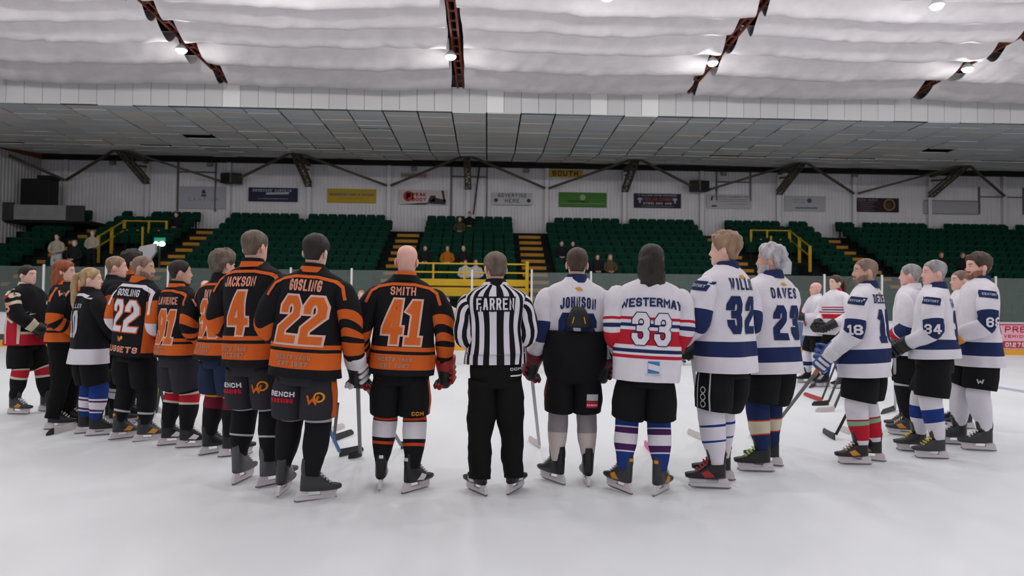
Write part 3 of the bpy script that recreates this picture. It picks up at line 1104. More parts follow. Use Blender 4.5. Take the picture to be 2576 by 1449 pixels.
sign((1778, 488, 1890, 526), (190, 188, 192), 'white banner with lines of small grey print', lambda w_, h_: [
    ('lettering', tx('PROFESSIONAL MANAGEMENT GROUP', .07, .05, .02, .1, .24, .22) + [[(-.6, .1), (.95, .1), (.95, .12), (-.6, .12)], [(-.6, 0), (.95, 0), (.95, .02), (-.6, .02)], [(0, -.14), (.95, -.14), (.95, -.12), (0, -.12)]], (110, 108, 114)), ('emblem', [[(-.92, .05), (-.84, .05), (-.8, .26), (-.9, .24)], [(-.9, -.28), (-.6, -.26), (-.6, -.2), (-.84, -.18)]], (66, 56, 64))])
sign((1975, 492, 2078, 532), (184, 184, 190), 'pale banner with a small blue emblem', lambda w_, h_: [
    ('lettering', tx('HARLOW', .09, .08, .03, -.3, .2, .16) + tx('COLLEGE', .07, .06, .03, -.3, .06, .16), (140, 140, 150)), ('emblem', disc(.12, 14, .2, .15), (70, 84, 130)), ('printed_line', [[(-.5, -.26), (.6, -.26), (.6, -.18), (-.5, -.18)]], (110, 122, 130))])
sign((2150, 497, 2262, 534), (40, 22, 32), 'dark maroon banner with a gold ring emblem', lambda w_, h_: [
    ('lettering', tx('HOME GUEST', .1, .08, .03, -.45, .24, .2) + [[(-.95, .12 - .1 * i), (-.1 - .1 * (i % 2), .12 - .1 * i), (-.1 - .1 * (i % 2), .14 - .1 * i), (-.95, .14 - .1 * i)] for i in range(5)], (150, 130, 140)), ('emblem', disc(.3, 22, .65, .02, .23), (150, 130, 60)), ('emblem', disc(.15, 14, .62, 0), (86, 58, 24))])
sign((2325, 503, 2462, 540), (178, 178, 184), 'blank pale banner at the right end of the wall', lambda w_, h_: [('printed_line', [[(-w_ / 2, h_ / 2 - .04), (w_ / 2, h_ / 2 - .04), (w_ / 2, h_ / 2), (-w_ / 2, h_ / 2)], [(-w_ / 2, -h_ / 2), (w_ / 2, -h_ / 2), (w_ / 2, -h_ / 2 + .03), (-w_ / 2, -h_ / 2 + .03)]], (120, 116, 118))])
sign((1008, 434, 1075, 449), (186, 180, 178), 'small no smoking notice with red letters', lambda w_, h_: [('lettering', tx('NO', .14, .11, .03, -.5, 0, .24), (120, 100, 96)), ('lettering', tx('SMOKING', .14, .11, .03, .12, 0, .24), (164, 90, 86))], 'notice')

for px, lab in (((559, 436, 608, 462), 'black loudspeaker cluster on the white pillar at left'), ((1735, 455, 1781, 482), 'black loudspeaker cluster on the white pillar at right')):
    (x0, z1), (x1, z0) = wp(px[0], px[1], -.6), wp(px[2], px[3], -.6)
    e = tag(empty('loudspeaker', ((x0 + x1) / 2, YW - .55, z0)), lab, 'speaker')
    w_, h_ = x1 - x0, z1 - z0
    for s in (-1, 1):
        v, f = bbox(-w_ / 4 + .01, w_ / 4 - .01, -.22, .22, 0, h_, .02)
        R = Matrix.Rotation(s * .25, 3, 'Z')
        obj('cabinet', ([R @ Vector(p) + Vector((s * w_ / 4, -abs(s) * .02, 0)) for p in v], f), M_BLACK, e)
    obj('mount', G().add(box(-.03, .03, .0, .3, h_ * .3, h_ * .6)).add(box(-.05, .05, -.25, -.2, 0, h_)).geo(), M_STEEL, e)
for q, r in ((282, 409), (527, 413), (1041, 424), (1325, 429), (1822, 436), (2152, 441)):
    x, zc = wp(q, r, -.2)
    e = tag(empty('wall_floodlight', (x, YW - .08, zc)), {282: 'small grey floodlight under the eaves, at far left', 527: 'small grey floodlight above the tower emblem banner', 1041: 'small grey floodlight above the no smoking notice', 1325: 'small grey floodlight above the advertise here banner', 1822: 'small grey floodlight above the banner of small print', 2152: 'small grey floodlight above the maroon banner'}[q], 'floodlight')
    obj('lamp_body', bbox(-.13, .13, -.12, 0, -.1, .1, .02), mat('grey fitting', (128, 122, 116)), e)
    obj('lamp_glass', box(-.09, .09, -.124, -.12, -.07, .05), mat('fitting glass', (150, 150, 150), rough=.2), e)
    obj('bracket', bar((0, -.04, .08), (0, -.04, .3), .03, .03), M_STEEL, e)

# exit sign with a twin emergency lamp
ex = yp(402, 610, 28.4)
e = tag(empty('exit_light', (ex.x, 28.4, ex.z)), 'small lit twin emergency lamp with green exit sign by the left stairs', 'sign')
obj('sign_box', bbox(-.22, .22, -.04, .04, .04, .2, .01), mat('exit green', (40, 130, 100), emit=.6), e)
obj('lamp_glass', ellipsoid((-.12, -.06, -.06), .1, .05, .09), mat('emergency lamp', (250, 255, 250), emit=6), e, smooth=True)
obj('lamp_glass', ellipsoid((.12, -.06, -.06), .13, .05, .1), mat('emergency lamp', (250, 255, 250), emit=6), e, smooth=True)
obj('post', bar((0, 0, -1.9), (0, 0, .05), .05, .05), M_STEEL, e)

# balcony box and dark cabinet in the left corner
bz = [yp(90, q, 31.0).z for q in (515, 553)]
xq0, xq1 = yp(34, 530, 31.0).x, yp(165, 530, 31.0).x
bal = struct(obj('balcony', G().add(box(XL + .05, xq1 + .8, 31.2, YW - .2, bz[1] - .1, bz[1] + .05)).geo(), mat('dark balcony floor', (28, 28, 28))), 'small balcony in the left corner of the hall')
obj('parapet', bbox(xq0, xq1, 31.0, 31.12, bz[1], bz[0], .02), mat('balcony parapet', (150, 149, 150), rough=.8, vary=.1), bal)
obj('parapet', bbox(XL + .05, xq0, 31.02, 31.1, bz[1] - .05, bz[0] + .1, .02), mat('balcony dark panel', (60, 60, 60)), bal)
obj('parapet', bbox(xq1, xq1 + .8, 31.02, 31.1, bz[1] - .05, bz[0], .02), mat('balcony dark panel', (60, 60, 60)), bal)
(cx0, cz1), (cx1, cz0) = (lambda a, b: ((a.x, a.z), (b.x, b.z)))(yp(58, 450, 31.6), yp(128, 517, 31.6))
cb_ = tag(empty('control_cabinet', ((cx0 + cx1) / 2, 31.8, bz[0] - .35)), 'large black cabinet standing on the corner balcony', 'cabinet')
obj('cabinet_body', bbox((cx0 - cx1) / 2, (cx1 - cx0) / 2, -.35, .35, -0.28, cz1 - bz[0] + .35, .03), M_BLACK, cb_)
obj('cabinet_lid', bbox(.1, (cx1 - cx0) / 2 + .05, -.4, .35, cz1 - bz[0] + .35, cz1 - bz[0] + .5, .02), M_BLACK, cb_)
obj('brace', bar((XL + .1, -2.4, 7.9), (PX[0], WALL_Y - YW - .08, 7.2), .1, .1), M_STEEL, wb)
# ------------------------------------------------------------------ people
M_SKIN = {'pale': mat('pale skin', (226, 184, 168), rough=0.55, vary=0.05, vscale=14), 'pink': mat('pink skin', (228, 176, 162), rough=0.5, vary=0.06, vscale=14),
          'tan': mat('tanned skin', (206, 160, 138), rough=0.55, vary=0.06, vscale=14)}
M_EYE = mat('eye white', (220, 216, 212), rough=0.2)
M_IRIS = mat('iris', (40, 34, 30), rough=0.2)
M_LIP = mat('lips', (204, 142, 130), rough=0.5)


def hairmat(name, rgb):
    return mat('hair ' + name, rgb, rough=0.6, bump=0.9, bscale=55, vary=0.35, vscale=22, spec=0.35, stretch=(1, 1, 0.35))


HAIR = {'brown': hairmat('brown', (74, 58, 48)), 'dark': hairmat('dark', (40, 34, 31)), 'greybrown': hairmat('grey brown', (104, 90, 80)), 'red': hairmat('red', (140, 72, 42)),
        'blond': hairmat('blond', (176, 146, 108)), 'sandy': hairmat('sandy', (150, 122, 98)), 'grey': hairmat('grey', (150, 146, 148)), 'lightgrey': hairmat('light grey', (176, 174, 178)),
        'stubble': hairmat('stubble', (128, 106, 96)), 'ginger': hairmat('ginger beard', (140, 96, 72))}

C = {'black': cloth('black jersey', (22, 22, 27)), 'orange': cloth('orange jersey', (212, 98, 38)), 'white': cloth('white jersey', (224, 220, 229)), 'navy': cloth('navy jersey', (34, 46, 88)),
     'red': cloth('red jersey', (186, 34, 52)), 'cream': cloth('cream trim', (212, 202, 178)), 'short': cloth('black shorts', (19, 19, 21)), 'charcoal': cloth('charcoal shorts', (48, 47, 53)),
     'trouser': cloth('black trousers', (16, 16, 17)), 'blue': cloth('royal blue', (30, 58, 128)), 'purple': cloth('purple stripe', (72, 36, 88)), 'maroon': cloth('maroon', (112, 30, 52)),
     'gold': cloth('gold stripe', (222, 152, 40)), 'greyknit': cloth('grey knit sock', (150, 146, 150), bump=0.6, bscale=70), 'offwhite': cloth('off white sock', (206, 196, 190)), 'green': cloth('mint stripe', (130, 178, 140)),
     'pinkw': cloth('pinkish print', (226, 186, 176)), 'orangep': cloth('orange print', (214, 104, 44)), 'peach': cloth('peach lettering', (222, 152, 130)), 'yellow': cloth('yellow jersey', (226, 182, 60)),
     'jeans': cloth('dark blue jeans', (36, 46, 72)), 'mustard': cloth('mustard coat', (176, 108, 26)), 'darkcoat': cloth('dark coat', (30, 29, 33)), 'beige': cloth('beige coat', (178, 166, 150)), 'greyp': cloth('grey print', (172, 142, 128)),
     'silver': cloth('grey print on white', (190, 192, 198)), 'kit_blue': cloth('bright blue jersey', (44, 72, 168)), 'cyan': cloth('cyan print', (60, 130, 190)), 'darkred': cloth('dark red', (120, 22, 34)), 'brownc': cloth('brown coat', (86, 72, 56)),
     'olive': cloth('olive coat', (70, 66, 48)), 'paleb': cloth('pale top', (200, 196, 196)), 'orangered': cloth('orange red stripe', (204, 72, 34))}
GLV = {'black': mat('black glove leather', (24, 24, 26), rough=0.5, bump=0.2), 'red': mat('red glove leather', (170, 40, 36), rough=0.5, bump=0.2), 'navy': mat('navy glove leather', (30, 42, 84), rough=0.5, bump=0.2),
       'gold': mat('gold glove leather', (214, 142, 40), rough=0.5, bump=0.2), 'maroon': mat('maroon glove leather', (110, 26, 42), rough=0.5, bump=0.2), 'white': mat('white glove leather', (222, 220, 224), rough=0.5, bump=0.2), 'blue': mat('blue glove leather', (52, 76, 140), rough=0.5), 'tan': mat('palm leather', (190, 168, 136), rough=0.6)}
BOOT = {'black': mat('black boot', (26, 26, 28), rough=0.4, bump=0.1), 'grey': mat('grey boot', (52, 53, 57), rough=0.4, bump=0.1), 'frost': mat('frosted boot', (82, 82, 87), rough=0.45)}
M_HOLD = mat('white skate holder', (222, 214, 218), rough=0.4)
M_BLADE = mat('skate steel', (120, 122, 128), rough=0.3, metal=0.8)
LACE = {'white': mat('white lace', (220, 214, 214), rough=0.8), 'red': mat('red lace', (170, 36, 40), rough=0.8), 'lime': mat('lime lace', (186, 212, 110), rough=0.8), 'yellow': mat('yellow lace', (206, 186, 70), rough=0.8), 'black': mat('black lace', (40, 40, 42), rough=.8), 'tan': mat('tan lace', (190, 176, 160), rough=0.8)}

CH = 1.628      # chin height
SEG = 40


def hsurf(th, zr):
    """head surface: th = 0 is the right ear, pi/2 the face; zr = 0 chin .. 0.232 crown. returns local point"""
    HZ = [0.0, 0.02, 0.045, 0.075, 0.11, 0.14, 0.17, 0.195, 0.215, 0.228]
    HW = [0.046, 0.058, 0.064, 0.069, 0.074, 0.077, 0.075, 0.066, 0.049, 0.022]
    HF = [0.084, 0.094, 0.094, 0.094, 0.093, 0.097, 0.090, 0.072, 0.046, 0.016]
    HB = [0.066, 0.068, 0.072, 0.083, 0.097, 0.103, 0.102, 0.090, 0.066, 0.032]
    i = 0
    while i < len(HZ) - 2 and zr > HZ[i + 1]:
        i += 1
    u = min(max((zr - HZ[i]) / (HZ[i + 1] - HZ[i]), 0), 1)

    def L(a):
        return a[i] * (1 - u) + a[i + 1] * u
    c, s = math.cos(th), math.sin(th)
    e = 2.25
    cc, ss = math.copysign(abs(c) ** (2 / e), c), math.copysign(abs(s) ** (2 / e), s)
    x, y = L(HW) * cc, (L(HF) if s > 0 else L(HB)) * ss
    if s > 0:
        a = th - PI / 2
        g = math.exp(-(a / 0.17) ** 2)
        if 0.06 < zr < 0.14:      # nose
            y += g * (0.026 * max(0, 1 - abs(zr - 0.082) / 0.02) if zr < 0.082 else 0.026 * max(0, 1 - (zr - 0.082) / 0.05))
        y -= 0.010 * math.exp(-((abs(a) - 0.40) / 0.16) ** 2 - ((zr - 0.117) / 0.014) ** 2)     # eye sockets
        y += 0.004 * math.exp(-(a / 0.3) ** 2 - ((zr - 0.047) / 0.01) ** 2)                      # lips
        y += 0.006 * math.exp(-(a / 0.3) ** 2 - ((zr - 0.012) / 0.014) ** 2)                     # chin
    return Vector((x, y, zr))


def headm(yaw, pitch, drop):
    p = Vector((0, -0.01, 1.585 - drop))
    return Matrix.Translation(p) @ Matrix.Rotation(math.radians(yaw), 4, 'Z') @ Matrix.Rotation(math.radians(pitch), 4, 'X') @ Matrix.Translation(-p)


def arm_keys(side, el, wr, drop, pads):
    s = 1 if side == 'R' else -1
    sh = Vector((s * (.178 if pads else .155), 0, 1.495 - drop))
    el, wr = Vector(el), Vector(wr)
    el.z -= drop
    wr.z -= drop
    top = Vector((s * (.232 if pads else .205), -.01, 1.455 - drop))
    mid = top.lerp(el, 0.42) + Vector((s * .012, 0, 0))
    return sh, top, mid, el, wr


def make_body(root, sp, skin, drop, legf, gloved):
    """one continuous mesh: pelvis, trunk, neck, head, arms with hands, legs"""
    bm = bmesh.new()
    rows = [(.86, .15, .105), (.95, .165, .118), (1.05, .152, .108), (1.16, .147, .104), (1.27, .157, .112), (1.36, .165, .115), (1.41, .168, .112), (1.46, .165, .102), (1.505, .145, .09), (1.545, .088, .072), (1.575, .060, .060), (1.605, .057, .058)]
    H = headm(sp['hy'], sp['hp'], drop)
    N = headm(sp['hy'] * .5, sp['hp'] * .5, drop)
    R = []
    for ri, (z, a, b) in enumerate(rows):
        ring = []
        for k in range(SEG):
            t = 2 * PI * k / SEG
            p = Vector((a * math.cos(t), b * math.sin(t) - (.012 if z > 1.56 else 0), z - drop))
            if z > 1.57:
                p = N @ p
            ring.append(bm.verts.new(p))
        R.append(ring)
    zs = [0.0, .012, .024, .036, .047, .058, .068, .076, .084, .094, .105, .117, .129, .142, .156, .17, .184, .197, .209, .219, .2265]
    for zr in zs:
        ring = []
        for k in range(SEG):
            p = hsurf(2 * PI * k / SEG, zr)
            p = H @ Vector((p.x, p.y, p.z + CH - drop))
            ring.append(bm.verts.new(p))
        R.append(ring)
    for i in range(len(R) - 1):
        for k in range(SEG):
            bm.faces.new((R[i][k], R[i][(k + 1) % SEG], R[i + 1][(k + 1) % SEG], R[i + 1][k]))
    bm.faces.new(R[-1])

    def ringloop(keys, segs, rws, ref):
        v, f, _ = tube(keys, segs, rws, ref, caps=(False, True))
        vs = [bm.verts.new(p) for p in v]
        for q in f:
            bm.faces.new([vs[i] for i in q])
        return vs
    # arms
    for side, c0 in (('R', 0), ('L', 20)):
        if side not in sp['arms']:
            continue
        el, wr = sp['arms'][side]
        sh, top, mid, elb, wri = arm_keys(side, el, wr, drop, False)
        d = (wri - elb).normalized()
        s = 1 if side == 'R' else -1
        keys = [(Vector((s * .178, 0, 1.445 - drop)), .045, .048), (top.lerp(mid, .15), .055, .058), (mid, .05, .052), (elb, .043, .045), (elb.lerp(wri, .5), .04, .042), (wri, .028, .034)]
        n = 14
        vs = ringloop(keys, n, 15, (0, .6, .8))
        cols = [(c0 + q) % SEG for q in (-2, -1, 0, 1, 2)]
        rr = [5, 6, 7, 8]
        kill = []
        edges = []
        for f in bm.faces:
            if len(f.verts) == 4:
                ids = set(f.verts)
                for a in range(3):
                    for b in range(4):
                        q = {R[rr[a]][cols[b]], R[rr[a]][cols[b + 1]], R[rr[a + 1]][cols[b]], R[rr[a + 1]][cols[b + 1]]}
                        if ids == q:
                            kill.append(f)
        bmesh.ops.delete(bm, geom=kill, context='FACES_ONLY')
        be = [e for e in bm.edges if len(e.link_faces) == 1 and all(any(v is R[r][c] for r in rr for c in cols) for v in e.verts)]
        ae = [e for e in bm.edges if len(e.link_faces) == 1 and all(v in vs[:n] for v in e.verts)]
        try:
            bmesh.ops.bridge_loops(bm, edges=be + ae)
        except Exception:
            pass
        if not gloved.get(side):
            hand_geo(bm, wri, d, side, sp.get('grip', {}).get(side, 0.5))
    # legs
    base = R[0]
    ctr = [bm.verts.new((0, base[10].co.y * q + base[30].co.y * (1 - q), .84 - drop)) for q in (.25, .5, .75)]      # back to front
    for side in 'RL':
        idx = list(range(30, 40)) + list(range(0, 11)) if side == 'R' else list(range(10, 31))
        loop = [base[i] for i in idx] + (ctr[::-1] if side == 'R' else ctr)
        es = []
        for i in range(len(loop)):
            a, b = loop[i], loop[(i + 1) % len(loop)]
            e = bm.edges.get((a, b)) or bm.edges.new((a, b))
            es.append(e)
        pts = legf(side)
        n = len(loop)
        keys = [(pts[0], .082, .088), (pts[0].lerp(pts[1], .5), .07, .08), (pts[1], .052, .06), (pts[1].lerp(pts[2], .4), .05, .056), (pts[2], .028, .032)]
        vs = ringloop(keys, n, 12, (0, 1, 0) if drop == 0 else (0, .3, 1))
        le = [e for e in bm.edges if len(e.link_faces) == 1 and all(v in vs[:n] for v in e.verts)]
        try:
            bmesh.ops.bridge_loops(bm, edges=es + le)
        except Exception:
            pass
    bm.verts.index_update()
    g = G().add(([v.co.copy() for v in bm.verts], [tuple(v.index for v in f.verts) for f in bm.faces]), 0)
    bm.free()

    def put(geo, mi):
        g.add(([H @ (Vector(p) + Vector((0, 0, CH - drop))) for p in geo[0]], geo[1]), mi)
    for s in (-1, 1):
        rot = Matrix.Rotation(s * .35, 3, 'Z') @ Matrix.Rotation(-.2, 3, 'X')
        put(ellipsoid((s * .080, -.012, .098), .010, .024, .034, 10, 8, rot), 0)
        put(ellipsoid((s * .084, -.006, .101), .008, .013, .022, 8, 6, rot), 0)
        put(ellipsoid((s * .032, .082, .117), .013, .010, .0065, 8, 6), 1)
        put(ellipsoid((s * .032, .0895, .117), .005, .004, .005, 8, 6), 2)
        put(bar((s * .016, .094, .138), (s * .05, .083, .1385), .006, .005), 4)
    put(ellipsoid((0, .098, .047), .024, .009, .007, 10, 6), 3)
    o = obj('body', g.geo(), [skin, M_EYE, M_IRIS, M_LIP, HAIR[sp.get('brow', sp['hair'] if sp['hair'] in HAIR else 'brown')]], root, smooth=True)
    return o, H


def hand_geo(bm, wri, d, side, curl):
    s = 1 if side == 'R' else -1
    inn = Vector((-s, 0.25, 0.0))
    n = (inn - d * inn.dot(d)).normalized()       # palm side
    l = d.cross(n).normalized()
    if l.dot(Vector((0, 1, .3))) < 0:
        l = -l                                     # thumb side

    def addt(keys, segs=8, rws=5):
        v, f, _ = tube(keys, segs, rws, n)
        vs = [bm.verts.new(p) for p in v]
        for q in f:
            try:
                bm.faces.new([vs[i] for i in q])
            except ValueError:
                pass
    addt([(wri - d * .02, .03, .024), (wri + d * .025, .038, .022), (wri + d * .06, .043, .02), (wri + d * .095, .04, .015)], 12, 6)
    for q, ln in zip((-.031, -.011, .010, .030), (.06, .078, .084, .074)):
        b = wri + d * .085 + l * q
        a = curl
        p1 = b + (d * math.cos(a) + n * math.sin(a)) * ln * .5
        p2 = p1 + (d * math.cos(a * 2.4) + n * math.sin(a * 2.4)) * ln * .32
        p3 = p2 + (d * math.cos(a * 3.6) + n * math.sin(a * 3.6)) * ln * .25
        addt([(b - d * .02, .0095, .0095), (b.lerp(p1, .5), .009, .009), (p1, .0085, .0085), (p2, .008, .008), (p3, .006, .006)], 7, 8)
    b = wri + d * .03 + l * .03
    p1 = b + (d * .6 + l * .7 + n * .35).normalized() * .04
    p2 = p1 + (d * .85 + l * .2 + n * .5).normalized() * .032
    addt([(b - l * .012, .014, .013), (p1, .0105, .0105), (p2, .008, .007)], 7, 6)


def make_hair(root, sp, H, drop):
    st = sp['style']
    if st == 'bald':
        return
    m = HAIR[sp['hair']]
    nz, ns = 26, 48
    thick = {'buzz': .004, 'short': .013, 'crop': .010, 'thick': .026, 'curly': .034, 'long': .022, 'pony': .016, 'fade': .014, 'receding': .009}[st]
    v, f = [], []
    mask = []
    for j in range(nz):
        zr = .015 + (.2285 - .015) * (j / (nz - 1))
        for k in range(ns):
            th = 2 * PI * k / ns
            b = hsurf(th, zr)
            a = abs(math.atan2(math.cos(th), math.sin(th)))       # 0 = face, pi = nape
            front = .178 if st not in ('receding',) else .205
            if a < .75:
                hl = front - .012 * (a / .75)
            elif a < 1.2:
                hl = front - .012 - (front - .125) * ((a - .75) / .45)
            elif a < 1.75:
                hl = .113 - .0 * a if a > 1.35 else .10
            else:
                hl = .113 - (.113 - (.028 if st in ('thick', 'curly', 'long', 'pony') else .045)) * min(1, (a - 1.75) / .5)
            mk = (zr - hl) / .02
            mask.append(mk)
            t = thick
            if st in ('fade', 'crop'):
                t *= .25 + .75 * min(1, max(0, (zr - .09) / .07))
            if st == 'thick':
                t *= .5 + .8 * min(1, max(0, (zr - .06) / .12))
            nrm = Vector((b.x, b.y, max(0, zr - .12) * 1.6 + .001)).normalized()
            n = noise.noise(Vector((b.x * 38 + sp['seed'], b.y * 38, zr * 30)))
            n2 = noise.noise(Vector((b.x * 90, b.y * 90 + sp['seed'], zr * 60)))
            amp = {'curly': .55, 'thick': .4, 'long': .25}.get(st, .22)
            off = t * (1 + amp * n + amp * .5 * n2)
            off = off * min(1, max(0, mk)) if mk > 0 else -.006
            p = b + nrm * off
            v.append(H @ Vector((p.x, p.y, p.z + CH - drop)))
    for j in range(nz - 1):
        for k in range(ns):
            q = (j * ns + k, j * ns + (k + 1) % ns, (j + 1) * ns + (k + 1) % ns, (j + 1) * ns + k)
            if max(mask[i] for i in q) > -.3:
                f.append(q)
    top = H @ Vector((0, -.008, .2325 + thick * .9 + CH - drop))
    v.append(top)
    for k in range(ns):
        f.append(((nz - 1) * ns + k, (nz - 1) * ns + (k + 1) % ns, len(v) - 1))
    g = G().add((v, f))

    def loc(x, y, z):
        return H @ Vector((x, y, z + CH - drop))
    if st == 'long':
        g.add(tube([(loc(0, -.035, .19), .06, .06), (loc(0, -.045, .12), .095, .075), (loc(0, -.05, .05), .103, .075), (loc(0, -.055, -.02), .104, .07), (loc(.004, -.065, -.075), .10, .058), (loc(.01, -.075, -.115), .07, .03)], 26, 16, (0, 1, 0), wr=.02, wf=22, seed=sp['seed']))
    if st == 'pony':
        x0 = sp.get('ponyx', 0)
        g.add(tube([(loc(0, -.085, .15), .03, .03), (loc(x0 * .3, -.135, .15), .034, .034), (loc(x0 * .6, -.165, .08), .045, .035), (loc(x0, -.17, -.03), .046, .034), (loc(x0, -.165, -.15), .04, .03), (loc(x0, -.155, -.25), .028, .022), (loc(x0, -.15, -.32), .01, .01)], 14, 20, (0, 1, 0.2), wr=.01, wf=16, seed=sp['seed']))
    if st == 'bun':
        pass
    if sp.get('spike'):
        for i in range(16):
            q = random.Random(i + int(sp['seed'] * 10))
            th = q.uniform(0, 2 * PI)
            b = hsurf(th, q.uniform(.17, .215))
            nrm = Vector((b.x, b.y, .09)).normalized()
            g.add(tube([(loc(*(b + nrm * .01)), .022, .022), (loc(*(b + nrm * .028)), .016, .016), (loc(*(b + nrm * .042)), .004, .004)], 7, 5, (0.3, 1, 0)))
    obj('hair', g.geo(), m, root, smooth=True)


def make_beard(root, sp, H, drop):
    v, f = [], []
    nz, ns = 10, 25
    for j in range(nz):
        zr = -.004 + .078 * j / (nz - 1)
        for k in range(ns):
            th = PI * (k / (ns - 1))
            b = hsurf(th, max(zr, 0))
            a = abs(th - PI / 2)
            m = 1 if (zr < .036 or a > .42) and zr < .04 + .05 * max(0, a - .4) else 0
            if .05 < zr < .066 and a < .45:
                m = 1
            p = b + Vector((b.x, b.y, -.02)).normalized() * (.009 * m - .006 * (1 - m) + .003 * noise.noise(b * 60))
            p.z = zr if zr > 0 else zr - .006
            v.append(H @ Vector((p.x, p.y, p.z + CH - drop)))
    for j in range(nz - 1):
        for k in range(ns - 1):
            f.append((j * ns + k, j * ns + k + 1, (j + 1) * ns + k + 1, (j + 1) * ns + k))
    obj('beard', (v, f), HAIR[sp['beard']], root, smooth=True)


def skate(root, x, y, yaw, z0, boot, lace, accent, holder, name='skate', guard=True):
    """boot, white holder, steel, laces; origin under the ankle"""
    e = bpy.data.objects.new(name, None)
    e.empty_display_size = .05
    e.location = (x, y, z0)
    e.rotation_euler = (0, 0, math.radians(yaw))
    link(e, root)

    def ring(cy, cz, hy, hz, w, n=14):
        r = []
        for k in range(n):
            a = 2 * PI * k / n
            c, s = math.cos(a), math.sin(a)
            c = math.copysign(abs(c) ** .8, c)
            s = math.copysign(abs(s) ** .8, s)
            r.append(Vector((w * c, cy + hy * s, cz + hz * s)))
        return r
    rs = [ring(-.012, .262, .06, .014, .049), ring(-.016, .222, .058, .008, .048), ring(-.022, .18, .056, .0, .045), ring(-.012, .132, .066, .052, .044), ring(.028, .117, .05, .046, .046),
          ring(.088, .102, .03, .034, .048), ring(.135, .096, .014, .026, .047), ring(.18, .094, .006, .022, .04), ring(.208, .094, .002, .016, .026)]
    v = [p for r in rs for p in r]
    n = 14
    f = []
    mi = []
    for i in range(len(rs) - 1):
        for k in range(n):
            f.append((i * n + k, i * n + (k + 1) % n, (i + 1) * n + (k + 1) % n, (i + 1) * n + k))
            a = 2 * PI * (k + .5) / n
            side = abs(math.cos(a))
            mi.append(1 if (accent and side > .8 and i == 4) else 0)
    f.append(tuple((len(rs) - 1) * n + k for k in range(n)))
    mi.append(0)
    f.append(tuple(range(n - 1, -1, -1)))
    mi.append(0)
    obj('boot', (v, f, mi), [boot, accent or boot], e, smooth=True)
    if guard:
        g = G().add(tube([(Vector((0, -.06, .17)), .03, .014), (Vector((0, -.068, .235)), .034, .013), (Vector((0, -.07, .295)), .026, .007)], 10, 6, (0, 1, 0)))
        obj('tendon_guard', g.geo(), boot, e, smooth=True)
    if accent and guard:
        obj('guard_patch', bbox(-.016, .016, -.086, -.074, .24, .265, .004), accent, e)
    if guard:
      obj('tongue', tube([(Vector((0, .034, .19)), .036, .012), (Vector((0, .044, .245)), .038, .012), (Vector((0, .058, .29)), .032, .008)], 10, 5, (0, 1, 0))[:2], boot, e, smooth=True)
    g = G()
    for q in range(5):
        u = q / 4
        c = Vector((0, .062 - .005 + .075 * (1 - u) - .02, .132 + .075 * u + .012))
        c = Vector((0, .118 - .085 * u, .138 + .075 * u))
        g.add(bar(c + Vector((-.03, 0, -.006)), c + Vector((.03, .004, .004)), .011, .009))
        g.add(bar(c + Vector((-.03, .002, .004)), c + Vector((.03, 0, -.006)), .009, .009))
    obj('laces', g.geo(), lace, e)
    g = G()
    for pl in ([(-.108, .015), (.165, .015), (.186, .034), (.17, .042), (-.106, .042)], [(-.106, .04), (-.018, .04), (-.03, .082), (-.085, .082), (-.096, .07)], [(.07, .04), (.174, .04), (.192, .086), (.085, .086), (.058, .078)]):
        g.add(prism(pl, .021))
    obj('holder', g.geo(), holder, e)
    obj('blade', prism([(-.118, .014), (-.112, .006), (-.09, .001), (.12, .001), (.165, .006), (.188, .02), (.182, .03), (-.105, .02)], .004), M_BLADE, e)
    return e


def glove(root, elb, wri, m1, m2, side, curl=.75, name='glove', k=1.22):
    s = 1 if side == 'R' else -1
    d = (wri - elb).normalized()
    inn = Vector((-s, .35, -.1))
    n = (inn - d * inn.dot(d)).normalized()
    l = d.cross(n).normalized()
    if l.dot(Vector((0, 1, .4))) < 0:
        l = -l
    root_, wri0 = root, wri
    b0 = wri - d * .06 / k

    def obj(nm, geo, m, par, **kw):
        return globals()['obj'](nm, ([b0 + (Vector(q) - b0) * k for q in geo[0]], *geo[1:]), m, par, **kw)
    o = obj(name, tube([(b0, .058, .066), (b0 + d * .05, .056, .062), (b0 + d * .10, .05, .052), (b0 + d * .13, .054, .045), (b0 + d * .17, .058, .04), (b0 + d * .205, .054, .034)], 16, 12, n, exp=2.5, stripes=((0, .3, 1),))
            , [m1, m2], root, smooth=True)
    for q, ln in zip((-.041, -.014, .013, .040), (.072, .088, .092, .08)):
        b = b0 + d * .195 + l * q
        g = G()
        p = b - d * .02
        a = .15
        for seg in range(3):
            a += curl * (.55 if seg == 0 else 1.0)
            p2 = p + (d * math.cos(a) + n * math.sin(a)) * (ln * (.5, .36, .3)[seg])
            mid = p.lerp(p2, .5)
            g.add(tube([(p, .013, .013), (p.lerp(p2, .2), .0175, .0185), (mid, .019, .0195), (p.lerp(p2, .8), .0175, .0185), (p2, .012, .012)], 9, 6, l, exp=2.4))
            p = p2
        obj('finger', g.geo(), m1 if q not in (-.041,) else m2, o, smooth=True)
    b = b0 + d * .12 + l * .035
    p1 = b + (d * .6 + l * .55 + n * .45).normalized() * .06
    p2 = p1 + (d * .5 + n * .85).normalized() * .045
    obj('thumb', tube([(b - l * .015, .022, .022), (b.lerp(p1, .6), .023, .022), (p1, .02, .02), (p2, .014, .014)], 10, 8, d, exp=2.3)[:2], m1, o, smooth=True)
    # backhand rolls
    g = G()
    for q in range(3):
        c = b0 + d * (.085 + .04 * q) - n * .046
        g.add(tube([(c - l * .046, .008, .008), (c - l * .03, .016, .013), (c + l * .03, .016, .013), (c + l * .046, .008, .008)], 8, 6, d, exp=2.4))
    obj('back_roll', g.geo(), m2, o, smooth=True)
    return o


